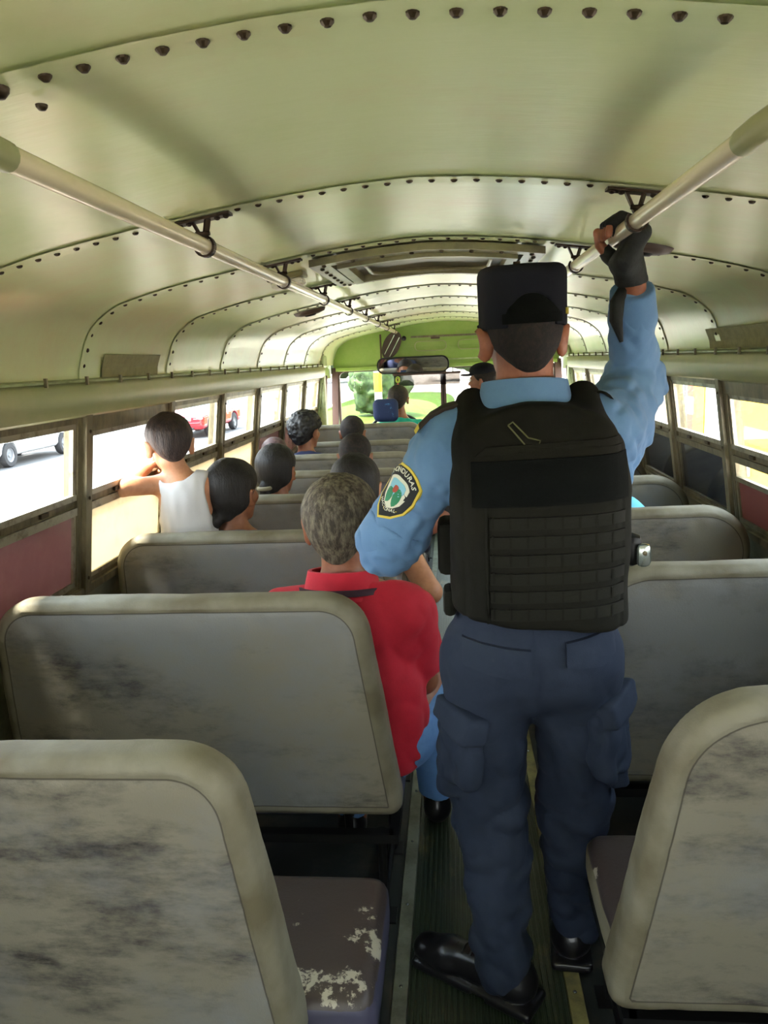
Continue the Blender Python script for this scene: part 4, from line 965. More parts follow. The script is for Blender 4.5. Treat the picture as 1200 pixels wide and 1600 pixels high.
# right hand closed round the rail; rail axis is y at (.402, z 1.698)
RC = A(.402, 1.655, 1.698)
def railhand(P):
    d = rbox(P, RC+A(.022, 0, -.030), (.016, .042, .046), .014, roty(.55)); d = smin(d, capsule(P, WR, RC+A(.022, 0, -.060), .024, .026), .02)
    g = None
    for i, (yy, rr) in enumerate(((.034, .0275), (.012, .029), (-.010, .028), (-.031, .0265))):
        pts = [RC+A(rr*math.cos(a), yy, rr*math.sin(a)) for a in (-.15, .75, 1.65, 2.55, 3.3)]
        for j, (p, q) in enumerate(zip(pts, pts[1:])):
            e = capsule(P, p, q, .0105-.0006*j, .0100-.0006*j); g = e if g is None else np.minimum(g, e)
    th = [RC+A(.014, -.028 if False else .046, -.055), RC+A(-.008, .058, -.034), RC+A(-.027, .056, -.012), RC+A(-.033, .048, .012)]
    for p, q, r in zip(th, th[1:], (.0145, .012, .0105)): g = np.minimum(g, capsule(P, p, q, r, r*.92))
    d = smin(d, g, .008); return d
OHL = hand_fn(WL, (.5, .6, .15), (.1, 0, 1), (.8, .2, 0), 1.0, (.35, .4, .45, .5))
def obody(P):
    d = otor(P); d = smin(d, capsule(P, neck0+A(0, 0, -.05), OH.w((0, -.02, -.04)), .060, .056), .03); d = smin(d, OH.skin(P), .012)
    for a, b, c in ((SL, EL, WL), (SR, ER, WR)): d = smin(d, smin(capsule(P, a, b, .054, .044), capsule(P, b, c, .041, .027), .02), .025)
    for a, b, c, t_ in ((HPL, KL, AL, TL), (HPR, KR, AR, TR)):
        d = smin(d, smin(capsule(P, a, b, .085, .060), capsule(P, b, c, .058, .042), .03), .04); d = smin(d, capsule(P, c-A(0, 0, .05), t_, .034, .028), .03)
    d = smin(d, near(P, RC, .3, railhand), .008); return smin(d, near(P, WL, .3, OHL), .012)
off = sdf('person', obody, (-.20, 1.36, 0), (.60, 2.06, 1.78), .0055, M['skino']); tag(off, 'police officer standing in the aisle, black vest over light blue shirt, holding the handrail', 'person')
eyes(OH, off)
sdf('hair', OH.hair('short', .0045, (0, -.75, .66), (0, .05, .05), -.068, .0015, 90), OH.c-.15, OH.c+.15, .0055, M['hairs'], off)
def axial(P, a, b): a = A(*a); b = A(*b); u = (b-a)/np.linalg.norm(b-a); return (P-a)@u
def oshirt(P):
    d = otor(P, .012)+.010*np.clip((1.12-P[:, 2])/.08, 0, 1); n = vnoise
    uL = smin(capsule(P, SL+A(.01, 0, -.005), EL+(EL-SL)*.10, .068, .066), capsule(P, EL+A(0, .0, .0), EL*.55+WL*.45, .060, .056), .03)
    uL = smax(uL, axial(P, EL, WL)-.07, .006)
    uR = smin(capsule(P, SR, ER, .070, .066), capsule(P, ER+A(0, 0, -.01), WR+(ER-WR)*.16, .064, .042), .03); uR = smin(uR, capsule(P, SR+A(.01, .03, -.10), SR*.45+ER*.55+A(.008, 0, -.065), .052, .050), .06)
    d = smin(smin(d, uL, .035), uR, .035)
    d = smax(d, P[:, 2]-(1.372+.3*(1.6-P[:, 1]))-10*(P[:, 0] > .34), .006); d = smax(d, .96-P[:, 2], .01)
    fold = .010*n(P*A(1, .6, 1.1)@rotz(.4)@roty(.5), 17)-.018*np.abs(n(P@roty(.9)*A(1, 1, 1.6), 19))-.014*np.abs(n(P@roty(-.6), 34))+.003*n(P, 70); return d+fold+.004
sdf('shirt', oshirt, (-.20, 1.42, .9), (.60, 1.98, 1.66), .0058, M['blue'], off)
def cuffL(P):
    d = capsule(P, EL+(EL-SL)*.02, EL*.62+WL*.38, .0665, .062); d = smin(d, capsule(P, EL+(SL-EL)*.18, EL, .070, .067), .02)
    return smax(smax(d, axial(P, SL, EL)*0+axial(P, EL, WL)-.080, .003), -(axial(P, SL, EL)-(np.linalg.norm(EL-SL)-.045)), .004)+.006*vnoise(P, 18)
sdf('rolled_cuff', cuffL, (-.18, 1.54, .98), (.06, 1.82, 1.20), .0055, M['blue'], off)
def cuffR(P):
    return smax(capsule(P, WR+(ER-WR)*.05, WR+(ER-WR)*.32, .044, .052), axial(P, ER, WR)-(np.linalg.norm(ER-WR)-.012), .003)+.004*vnoise(P, 20)
sdf('cuff', cuffR, (.34, 1.60, 1.46), (.54, 1.82, 1.66), .0055, M['blue'], off)
# glove (fingertips of the raised hand stay bare)
def gloveR(P):
    d = railhand(P)-.0035; d = smin(d, capsule(P, WR+A(-.001, 0, -.004), WR+A(-.006, 0, .03), .033, .031), .01)
    d = smax(d, -(np.linalg.norm(P-(RC+A(-.030, .05, .004)), axis=1)-.026), .003); d = smax(d, axial(P, RC+A(.02, 0, 0), WR)-(.10), .003)
    tip = smax(P[:, 0]-(RC[0]-.012), RC[2]+.030-P[:, 2]-10*(P[:, 1] < 0), .001)
    return smax(d, -smax(smax(P[:, 0]-(RC[0]-.020), -(P[:, 2]-(RC[2]-.03)), .001), P[:, 2]-(RC[2]+.012), .001), .003)+.002*vnoise(P, 90)
sdf('glove', gloveR, (.33, 1.56, 1.56), (.50, 1.76, 1.76), .0042, M['glove'], off)
def gloveL(P): return smax(OHL(P)-.004, -axial(P, WL, WL+A(.5, .6, .15))-.01, .004)
sdf('glove', gloveL, WL-A(.1, .08, .12), WL+A(.2, .24, .14), .005, M['glove'], off)
mb = MB(); pts = [(.415, 1.67, 1.592), (.402, 1.66, 1.565), (.399, 1.655, 1.53), (.410, 1.652, 1.485)]
mb.tube(pts, [.010, .015, .014, .004], 8); mb.build('glove_strap', M['glove'], off, True)
# trousers
def otr(P):
    d = capsule(P, pel+A(0, 0, .0), pel+A(0, 0, .10), .164, .155, ((0, 1, 0), .74))
    d = smin(d, ellipsoid(P, (.150, 1.545, .835), (.085, .075, .085)), .05); d = smin(d, ellipsoid(P, (.285, 1.545, .835), (.085, .075, .085)), .05)
    for a, b, c in ((HPL+A(-.005, 0, -.0), KL, AL), (HPR+A(.005, 0, 0), KR, AR)):
        e = smin(capsule(P, a, b, .103, .078), capsule(P, b, c+A(0, 0, .01), .080, .062), .04); d = smin(d, e, .025)
    d = smin(d, rbox(P, (.040, 1.60, .60), (.026, .055, .085), .02, roty(.05)), .012); d = smin(d, rbox(P, (.405, 1.62, .60), (.024, .055, .085), .02, roty(-.05)), .012)
    d = smax(d, .045-P[:, 2], .004); d = smax(d, P[:, 2]-1.0, .004)
    q = P
    f = .026*vnoise(q*A(1, 1, .75)@roty(.5), 10)-.034*np.abs(vnoise(q*A(1.0, 1.0, 1.6)@roty(-.55), 11))-.020*np.abs(vnoise(q*A(1, 1, 1.2)@roty(.7), 20))+.003*vnoise(q, 50)+.008
    amt = np.clip((.86-P[:, 2])/.2, .25, 1); seam = .004*np.exp(-((P[:, 0]-.216)/.005)**2)*(P[:, 2] > .74)
    return d+f*amt+seam
sdf('trousers', otr, (-.06, 1.38, .02), (.52, 1.86, 1.03), .0058, M['navy'], off)
Dy = (0, 1, 0)
def flap(cx, cz, w, h, sl, point=0):
    return dense([(cx-w/2, cz+h/2), (cx+w/2, cz+h/2+sl), (cx+w/2, cz-h*.25+sl), (cx+w/2-w*.28, cz-h/2+sl*.7), (cx-w/2, cz-h*.3)][::-1], .01)
O0 = (0, 1.2, 0)
pf = conform('pocket_flap', otr, O0, (1, 0, 0), (0, 0, 1), flap(.135, .873, .135, .062, -.012), Dy, .013, M['navy'], off)
pf2 = conform('pocket_flap', otr, O0, (1, 0, 0), (0, 0, 1), flap(.325, .875, .105, .060, .012), Dy, .013, M['navy'], off)
for xx in (.165, .216, .30):
    conform('belt_loop', otr, O0, (1, 0, 0), (0, 0, 1), dense([(xx-.008, .925), (xx+.008, .925), (xx+.008, .985), (xx-.008, .985)], .01), Dy, .005, M['navy'], off)
# cargo pockets with flaps on the outer thighs
def cargo(sx, c):
    o = A(*c)
    def f(P): return rbox(P, o, (.030, .060, .085), .026, roty(sx*-.10)@rotz(sx*-.6))+.026*vnoise(P, 15)-.024*np.abs(vnoise(P, 24))+.004
    g = sdf('cargo_pocket', f, o-.14, o+.14, .006, M['navy'], off)
    def f2(P): return rbox(P, o+A(sx*.006, -.004, .080), (.030, .066, .028), .010, roty(sx*-.30)@rotz(sx*-.6))+.016*vnoise(P, 18)
    sdf('cargo_flap', f2, o+A(-.13, -.13, 0), o+A(.13, .13, .17), .005, M['navy'], off)
cargo(-1, (.062, 1.535, .63)); cargo(1, (.382, 1.562, .65))
# shoes
def shoe(a, t, name='shoe'):
    u = (t-a); u[2] = 0; L = np.linalg.norm(u); u = u/L; v = np.array([-u[1], u[0], 0]); R = np.stack([u, v, [0, 0, 1]], 1); o = np.array([a[0], a[1], 0])
    def f(P):
        q = (P-o)@R; d = capsule(q, (-.035, 0, .055), (L-.03, 0, .045), .044, .040, ((0, 0, 1), .95)); d = smin(d, capsule(q, (L-.02, 0, .035), (L+.03, 0, .032), .046, .042, ((0, 0, 1), .75)), .03)
        d = smin(d, capsule(q, (-.02, 0, .07), (-.01, 0, .13), .044, .045), .03); d = smin(d, rbox(q, (L*.42, 0, .012), (L*.42+.085, .050, .013), .01)*1.0, .004)
        d = d+.002*np.exp(-((q[:, 2]-.028)/.003)**2); d = smax(d, .0-q[:, 2], .003); heel = np.maximum(np.abs(q[:, 0]-.045)-.02, q[:, 2]-.010); return smax(d, -heel, .003)+.002*vnoise(P, 30)
    return sdf(name, f, np.array([min(a[0], t[0])-.11, min(a[1], t[1])-.11, -.008]), np.array([max(a[0], t[0])+.11, max(a[1], t[1])+.11, .20]), .0058, M['leather'], off), R, o, L
for a, t in ((AL.copy(), TL.copy()), (AR.copy(), TR.copy())):
    so, R, o, L = shoe(a+A(0, 0, 0), t); so.location.z += .008
    for i in range(4):
        mb = MB(); p = [o+R@A(L*.45+.022*i, sy, .088-.006*i+.008) for sy in (-.022, 0, .022)]; p[1] = p[1]+A(0, 0, .008); mb.tube(p, .0025, 6); mb.build('lace', M['black'], so, True)
# vest
VC = A(.228, 1.585, 1.145)
def vest(P):
    q = P-VC; zz = q[:, 2]; hw = .182-.030*np.clip((zz-.06)/.2, 0, 1)-.004*np.abs(zz)
    hd_ = .150-.02*np.clip(zz/.2, 0, 1)
    ang = np.hypot(np.maximum(np.abs(q[:, 0])/hw, 0)**1.0, 0)
    e = ((np.abs(q[:, 0])/hw)**3.0+(np.abs(q[:, 1])/hd_)**3.0)**(1/3.0); d = (e-1)*.135
    topz = .236-.075*np.clip(np.abs(q[:, 0]+.005)/.17, 0, 1)**2.2; botz = -.208+.03*(q[:, 0]/.18)**2*0-.014*(q[:, 0]/.18)
    d = smax(d, zz-topz, .02); d = smax(d, botz-zz, .018)
    # openings for arms and neck
    for s_ in (SL+A(-.025, 0, .01), SR+A(.035, 0, .01)): d = smax(d, -(np.linalg.norm((P-s_)*A(1, .8, .62), axis=1)-.066), .015)
    d = smax(d, -(np.linalg.norm((P-A(.206, 1.64, 1.40))*A(1, .85, 1), axis=1)-.082), .012)
    st = capsule(P, (.105, 1.50, 1.30), (.102, 1.60, 1.372), .042, .034, None); st = smin(st, capsule(P, (.10, 1.60, 1.362), (.110, 1.70, 1.27), .026, .03), .02)
    s2 = capsule(P, (.325, 1.50, 1.30), (.322, 1.60, 1.378), .042, .034); s2 = smin(s2, capsule(P, (.325, 1.60, 1.372), (.315, 1.70, 1.27), .026, .03), .02)
    d = smin(smin(d, st, .03), s2, .03)
    edge = .002*np.exp(-((np.abs(q[:, 0])-.150)/.004)**2)
    return d+.006*vnoise(P, 12)+.0025*vnoise(P, 40)+edge
sdf('vest', vest, (.0, 1.38, .90), (.46, 1.80, 1.43), .0055, M['vest'], off); vest_o = off.children[-1]
def vstrip(x0, x1, zc, h, th, m, name, tilt=-.02, parent=off, seg=.012):
    return conform(name, vest, O0, (1, 0, 0), (0, 0, 1), dense([(x0, zc-h/2+tilt*(x0-.22)), (x1, zc-h/2+tilt*(x1-.22)), (x1, zc+h/2+tilt*(x1-.22)), (x0, zc+h/2+tilt*(x0-.22))], seg), Dy, th, m, parent, 6)
vp = vstrip(.092, .392, 1.232, .088, .008, M['velcro'], 'velcro_panel', .03)
for i in range(6):
    z = 1.155-.036*i
    ws = vstrip(.125, .385, z, .023, .006, M['strap'], 'webbing_strap', .02)
    for j in range(8):
        xx = .125+.0325*j+.004; conform('webbing_stitch', vest, (0, 1.2, 0), (1, 0, 0), (0, 0, 1), [(xx, z-.010), (xx+.004, z-.010), (xx+.004, z+.012), (xx, z+.012)], Dy, .0068, M['vest'], ws, 2)
conform('back_seam_panel', vest, O0, (1, 0, 0), (0, 0, 1), dense([(.117, .95), (.121, .95), (.121, 1.185), (.117, 1.185)], .02), Dy, .004, M['strap'], off, 3)
conform('upper_yoke_band', vest, O0, (1, 0, 0), (0, 0, 1), dense([(.10, 1.283), (.385, 1.296), (.375, 1.312), (.12, 1.30)], .012), Dy, .006, M['vest'], off, 5)
# stitched olive outline on the left strap
mb = MB(); ou = [(.163, 1.352), (.172, 1.358), (.200, 1.328), (.222, 1.322), (.218, 1.310), (.196, 1.312)]
ou = dense(ou, .01); H_ = hit(vest, np.array([(x, 1.2, z-.012) for x, z in ou]), (0, 1, 0))-A(0, .002, 0); mb.tube([tuple(p) for p in H_]+[tuple(H_[0])], .0016, 5); mb.build('stitched_label_outline', M['olive'], off)
# grab loop at the shoulder
mb = MB(); rows = []
for a in np.linspace(0, math.pi, 14):
    c = Vector((.352-.036*math.cos(a), 1.585, 1.335+.052*math.sin(a))); n_ = Vector((-math.cos(a), 0, math.sin(a)))
    rows.append([c+Vector((0, -.011, 0)), c+Vector((0, .011, 0))]); 
mb.sheet(rows, th=.005, dirv=(.2, 0, 1)); lo_ = mb.build('shoulder_loop', M['strap'], off, True, 50)
# black pouch on the belt with a silver clip face
pch = MB(); pch.box((.398, 1.55, 1.030), (.442, 1.60, 1.100), 0, None, .020); pc = pch.build('belt_pouch', M['black'], off, True, 40)
mb = MB(); mb.box((.424, 1.536, 1.036), (.452, 1.552, 1.084), 0, None, .010); mb.build('silver_clip', M['silver'], pc, True, 40)
mb = MB(); mb.lathe([(.0001, .003), (.004, .002), (.005, 0)], Matrix.Translation((.438, 1.535, 1.066)) @ Matrix.Rotation(math.radians(90), 4, 'X'), 10); mb.build('stud', M['frame'], pc)
mb = MB(); mb.box((.37, 1.575, .91), (.415, 1.60, .99), 0, None, .01); mb.build('holster', M['black'], off, True, 40)
mb = MB(); mb.box((.02, 1.62, 1.00), (.07, 1.72, 1.12), 0, None, .015); mb.build('side_pouch', M['strap'], off, True, 40)
mb = MB(); mb.box((.03, 1.55, .93), (.058, 1.62, .99), 0, None, .012); mb.build('side_pouch', M['strap'], off, True, 40)
# shirt collar
neck_ring(None, 1.352, .100, 1.425, .078, (.206, 1.588), M['blue'], 'collar', off, .008, .45, .25)
# epaulette on the left shoulder
ep = [Vector((.095, 1.60, 1.372)), Vector((.075, 1.598, 1.374)), Vector((.045, 1.597, 1.368)), Vector((.015, 1.595, 1.352)), Vector((-.008, 1.594, 1.330))]
mb = MB(); mb.sheet([[p+Vector((0, -.030, -.004)), p+Vector((0, -.012, .001)), p+Vector((0, .008, .002)), p+Vector((0, .028, -.004))] for p in ep], th=.007, dirv=(-.2, 0, 1)); e = mb.build('epaulette', M['brown'], off, True, 50)
p, q = ep[-1], ep[-1]+Vector((-.008, 0, -.012)); mb = MB(); mb.sheet([[p+Vector((0, -.030, .001)), p+Vector((0, .028, .001))], [q+Vector((0, -.030, .001)), q+Vector((0, .028, .001))]], th=.0075, dirv=(-.4, 0, 1)); mb.build('epaulette_edge', M['yellow'], e)
# shoulder patch: shield conformed to the sleeve
pc0 = (SL*.46+EL*.54); ax = (EL-SL)/np.linalg.norm(EL-SL); dn = A(.72, .62, .05); dn = dn-ax*(dn@ax); dn = dn/np.linalg.norm(dn); vx = np.cross(dn, -ax)  # vx: reading direction
o_ = pc0-dn*.3; UX, UZ = vx, -ax
if UX[1] > 0: UX = UX
def shield(s):
    pts = []
    for a in np.linspace(math.radians(160), math.radians(20), 14): pts.append((.036*s*math.cos(a)/.94, .020*s+.026*s*math.sin(a)))
    pts += [(.036*s, .0), (.030*s, -.022*s), (.018*s, -.038*s), (0, -.048*s), (-.018*s, -.038*s), (-.030*s, -.022*s), (-.036*s, 0)]; return pts[::-1]
OS = oshirt
pt = conform('shoulder_patch', OS, o_, UX, UZ, shield(1.38), dn, .0030, M['yellow'], off, 6, .003)
conform('patch_field', OS, o_, UX, UZ, shield(1.26), dn, .0040, M['patchk'], pt, 6, -.001)
inner = [(x*.66, z*.62-.001) for x, z in shield(1.3)]
conform('patch_shield', OS, o_, UX, UZ, inner, dn, .0048, M['patchw'], pt, 5, -.001)
conform('patch_sky', OS, o_, UX, UZ, [(x*.50, z*.30+.010) for x, z in shield(1.3)], dn, .0055, M['patchs'], pt, 4, -.001)
conform('patch_leaf', OS, o_, UX, UZ, [(x*.22-.010, z*.30-.012) for x, z in shield(1.3)], dn, .0056, M['patchg'], pt, 4, -.001)
conform('patch_leaf', OS, o_, UX, UZ, [(x*.20+.011, z*.36-.008) for x, z in shield(1.3)], dn, .0056, M['patchg'], pt, 4, -.001)
conform('patch_mark', OS, o_, UX, UZ, [(x*.14, z*.14+.008) for x, z in shield(1.3)], dn, .0062, M['patchr'], pt, 3, -.001)
def lettering(txt, size, place, m, parent, n0=len):
    mb = MB(); N_ = len(txt)
    for i, chh in enumerate(txt):
        v, fc = glyphs(chh, size); 
        if not v: continue
        P2 = np.array([place(i, N_, x, z) for x, z in v]); Q = np.array([o_+UX*p[0]+UZ*p[1] for p in P2]); Hh = hit(OS, Q, dn)-dn*.0052; mb.add([tuple(h) for h in Hh], fc)
    return mb.build('lettering', m, parent)
def arc(i, n, x, z):
    a = math.radians(158-136*(i+.5)/n); r = .0375; cx, cz = r*math.cos(a)*1.08, .019+r*.80*math.sin(a); t = a-math.pi/2; return (cx+x*math.cos(t)-z*math.sin(t), cz+x*math.sin(t)+z*math.cos(t))
lettering('HONDURAS', .0155, arc, M['patchw'], pt)
def arcb(i, n, x, z):
    u = (i+.5)/n*2-1; cx = .027*u; cz = -.0435+.012*abs(u); t = .42*np.sign(u)*(abs(u) > .2); return (cx+x*math.cos(t)-z*math.sin(t), cz+x*math.sin(t)+z*math.cos(t))
lettering('NACIONAL', .0098, arcb, M['patchw'], pt)
# cap: flat topped crown flaring upward, back opening with strap
def capf(P):
    q = OH.loc(P); z = q[:, 2]; fl_ = .0955+.05*np.clip(z-.03, 0, .1)*.15; e = ((np.abs(q[:, 0])/(fl_-.008))**2.6+(np.abs(q[:, 1]+.004)/(fl_+.008))**2.6)**(1/2.6); d = (e-1)*.09
    d = smax(d, z-(.150+.05*q[:, 1]), .026); d = smax(d, .022-z, .003)
    ins = ellipsoid(q, (0, -.012, .032), (.079, .098, .087)); d = smax(d, -ins, .003)
    arch_ = smax(np.linalg.norm((q-A(-.002, -.11, .040))*A(1, .3, 1), axis=1)-.047, 0*z-1, .001)
    d = smin(d, 99+0*z, 0)
    vis = smin(ellipsoid(q, (0, .125, .032), (.075, .07, .010)), 99+0*z, 0); d = smin(d, vis, .006)
    return smax(d, -smax(arch_, q[:, 1]+.092, .001), .002)*.75*OH.s+.0012*vnoise(P, 40)
capo = sdf('cap', capf, OH.c-A(.16, .17, .0), OH.c+A(.16, .24, .19), .0048, M['cap'], off)
def capfill(P):
    q = OH.loc(P); d = ellipsoid(q, (0, -.012, .036), (.086, .102, .094)); d = np.maximum(np.abs(d+.0)-.004, q[:, 1]+.05); d = smax(d, np.abs(q[:, 0])-.06, .002); return smax(d, .040-q[:, 2], .002)*OH.s
sdf('cap_opening', capfill, OH.c-A(.12, .15, .0), OH.c+A(.12, .0, .15), .005, M['velcro'], capo)
rows = []
for a in np.linspace(-.62, .62, 14):
    p = [OH.w((.1045*math.sin(a), -.004-.1075*math.cos(a)-.001, z)) for z in (.030, .050)]; rows.append([Vector(v) for v in p])
mb = MB(); mb.sheet(rows, th=.004, dirv=(0, -1, 0)); mb.build('cap_strap', M['velcro'], capo, True, 60)
for i in range(3):
    conform('yellow_cap_mark', capf, OH.c+A(.24, -.18, .048)+A(.6, .8, 0)*(.009*i), (.6, .8, 0), (0, 0, 1), [(-.0028, -.006), (.0028, -.006), (.0028, .006), (-.0028, .006)], (-.8, .6, 0), .003, M['yellow'], capo, 2)

# ---------------------------------------------------------------- loose things inside
def cyn(P): return smin(ellipsoid(P, (.675, 2.87, .855), (.085, .10, .085)), rbox(P, (.70, 2.90, .70), (.13, .12, .16), .08), .06)+.02*vnoise(P, 12)
c_ = sdf('cloth_bundle', cyn, (.48, 2.72, .38), (.90, 3.08, .99), .009, M['cyan']); tag(c_, 'bright light blue cloth bundle on the right bench behind the scuffed seat', 'cloth')
def mirror(name, label, cx, cz, w, h, y, r, tiltx, mats, tiltz=0):
    t = thing(name, label, 'mirror', (cx, y, cz)); Mx = Matrix.Translation((cx, y, cz)) @ Matrix.Rotation(tiltz, 4, 'Z') @ Matrix.Rotation(tiltx, 4, 'X')
    def tr(mb): mb.v = [tuple(Mx @ Vector(v)) for v in mb.v]; return mb
    a = MB(); extr(a, rrect(-w/2, -h/2, w/2, h/2, r, 8), 1, .004, .022); tr(a).build('housing', mats[0], t)
    a = MB(); ringpl(a, -w/2-.006, -h/2-.006, w/2+.006, h/2+.006, r, .012, -.002, .02); tr(a).build('rim', mats[0], t)
    a = MB(); extr(a, rrect(-w/2+.004, -h/2+.004, w/2-.004, h/2-.004, r, 8), 1, .001, .004); tr(a).build('mirror_glass', mats[1], t)
    a = MB(); a.tube([Mx @ Vector((0, .02, 0)), (cx, YW-.01, 1.47)], .008, 8); a.build('arm', mats[0], t)
mirror('interior_mirror', 'wide rounded rear view mirror hanging below the green front header', -.285, 1.418, .635, .135, 6.95, .062, math.radians(7), (M['black'], M['mirror']), math.radians(-4))
t = thing('sun_visor', 'dark tinted transparent visor hanging under the wide mirror', 'visor', (-.16, 6.98, 1.30))
mb = MB(); mb.box((-.46, 6.98, 1.235), (.13, 6.986, 1.33)); mb.build('tinted_panel', M['tint'], t)
mb = MB(); mb.box((-.47, 6.97, 1.328), (.14, 6.99, 1.348)); mb.build('top_bar', M['maroonf'], t)
mb = MB(); 
for x in (-.40, .07): mb.tube([(x, 6.98, 1.34), (x, 7.05, 1.38)], .005, 6)
mb.build('hinge', M['black'], t)
t = thing('emblem_charm', 'small yellow green emblem hanging on left part of the tinted visor', 'ornament', (-.42, 6.96, 1.29))
mb = MB(); ringpl(mb, -.445, 1.265, -.405, 1.32, .018, .007, 6.962, 6.967); mb.build('outer_ring', mat('charm_yellow_green', (170, 190, 60), .4), t)
mb = MB(); ringpl(mb, -.436, 1.276, -.414, 1.306, .009, .004, 6.958, 6.962); mb.build('inner_mark', M['yellow'], t)
mb = MB(); mb.box((-.432, 6.962, 1.24), (-.418, 6.966, 1.262)); mb.build('lower_tag', M['patchr'], t)
mb = MB(); mb.tube([(-.425, 6.965, 1.315), (-.425, 6.972, 1.345)], .002, 6); mb.build('cord', M['black'], t)
# brown folded hand fan shaped thing on the header
t = thing('small_fan', 'dark brown slanted oval fan fixed on the green header above mirror', 'fan', (-.47, 7.0, 1.60))
Mx = Matrix.Translation((-.47, 7.0, 1.60)) @ Matrix.Rotation(math.radians(28), 4, 'Y')
mb = MB(); extr(mb, [(.075*math.cos(a), .13*math.sin(a)) for a in np.linspace(0, 2*math.pi, 28, endpoint=False)], 1, -.015, .02); mb.v = [tuple(Mx @ Vector(v)) for v in mb.v]; mb.build('body', mat('dark_brown_plastic', (56, 40, 32), .45), t)
for dx in (-.02, .03):
    mb = MB(); mb.tube([Mx @ Vector((dx, -.02, -.10)), Mx @ Vector((dx+.005, -.02, .09))], .004, 6); mb.build('rib', M['silver'], t)
mb = MB(); mb.ellip(Mx @ Vector((.075, -.01, .10)), (.022, .02, .022), 10); mb.tube([(-.40, 7.0, 1.66), (-.40, 7.09, 1.66)], .01, 8); mb.build('mount_knob', M['black'], t, True)

# ---------------------------------------------------------------- outside
GZ = -.95
M['concrete'] = mat('pale_gravel_ground', (176, 166, 156), .9, 0, (134, 118, 110), 1.6, .4, .7, (1, 1, 1), detail=10)
M['asphalt'] = mat('grey_asphalt_road', (66, 67, 70), .9, 0, (80, 79, 78), .5, .4, .7, (1, .15, 1))
M['grass'] = mat('sunlit_lawn', (52, 70, 18), .95, 0, (66, 80, 24), .7, .4, .7, spec=.1)
M['verge'] = mat('dry_grass_verge', (78, 78, 46), .95, 0, (64, 70, 38), 1.2)
M['leafc'] = mat('bush_leaves', (34, 52, 22), .8, 0, (58, 76, 32), 6)
M['paintw'] = mat('white_car_paint', (180, 182, 184), .2, 0, coat=1)
M['paintr'] = mat('red_car_paint', (150, 18, 34), .2, 0, coat=1)
M['carglass'] = mat('dark_car_glass', (78, 88, 94), .05, 0, coat=1)
M['tyre'] = mat('tyre_rubber', (40, 40, 42), .8); M['hub'] = mat('steel_wheel', (130, 134, 140), .35, .6); M['chrome'] = mat('chrome_trim', (210, 212, 214), .12, 1)
M['lampc'] = mat('headlamp_clear', (226, 230, 234), .1, 0, coat=1)
M['cwall'] = mat('cream_building_wall', (128, 108, 88), .9, 0, (116, 98, 80), .8)
M['yel'] = mat('yellow_sign_paint', (190, 148, 6), .5); M['yelo'] = mat('orange_yellow_paint', (196, 124, 8), .5); M['redp'] = mat('red_orange_paint', (158, 52, 34), .6)
M['whitep'] = mat('white_door_paint', (172, 176, 178), .5); M['greyp'] = mat('grey_louvre_paint', (120, 124, 128), .5)
def ground(x0, x1, y0, y1, z, m, name):
    mb = MB(); mb.box((x0, y0, z-.1), (x1, y1, z)); o = mb.build(name, m); tag(o, kind='structure'); return o
ground(-80, 80, -40, 140, GZ-.02, M['concrete'], 'ground')
ground(-16.2, -7.2, -40, 140, GZ-.005, M['asphalt'], 'road')
ground(-16.6, -16.2, -40, 140, GZ+.13, M['whitep'], 'kerb')
ground(-60, -16.6, -40, 140, GZ+.12, M['verge'], 'grass_verge')
lw = MB(); pl_ = [(-3.1+3.3*math.copysign(abs(math.cos(a))**.6, math.cos(a)), 38+17.5*math.copysign(abs(math.sin(a))**.6, math.sin(a))) for a in np.linspace(0, 2*math.pi, 40, endpoint=False)]
n_ = len(pl_); lw.add([(-3.1, 38, GZ+.14)]+[(-3.1+(x+3.1)*.6, 38+(y-38)*.6, GZ+.13) for x, y in pl_]+[(x, y, GZ+.10) for x, y in pl_]+[(x, y, GZ-.06) for x, y in pl_],
       [(0, 1+i, 1+(i+1) % n_) for i in range(n_)]+[(k*n_+1+i, (k+1)*n_+1+i, (k+1)*n_+1+(i+1) % n_, k*n_+1+(i+1) % n_) for k in (0, 1) for i in range(n_)])
o = lw.build('lawn', M['grass'], None); tag(o, kind='structure')
lw.lathe([(.01, .42), (2.4, .36), (4.2, .2), (5.2, .0)], Matrix.Translation((-3.3, 35, GZ)) @ Matrix.Diagonal((.62, 2.6, .7, 1)), 36); o = lw.build('lawn', M['grass'], None, True); tag(o, kind='structure')
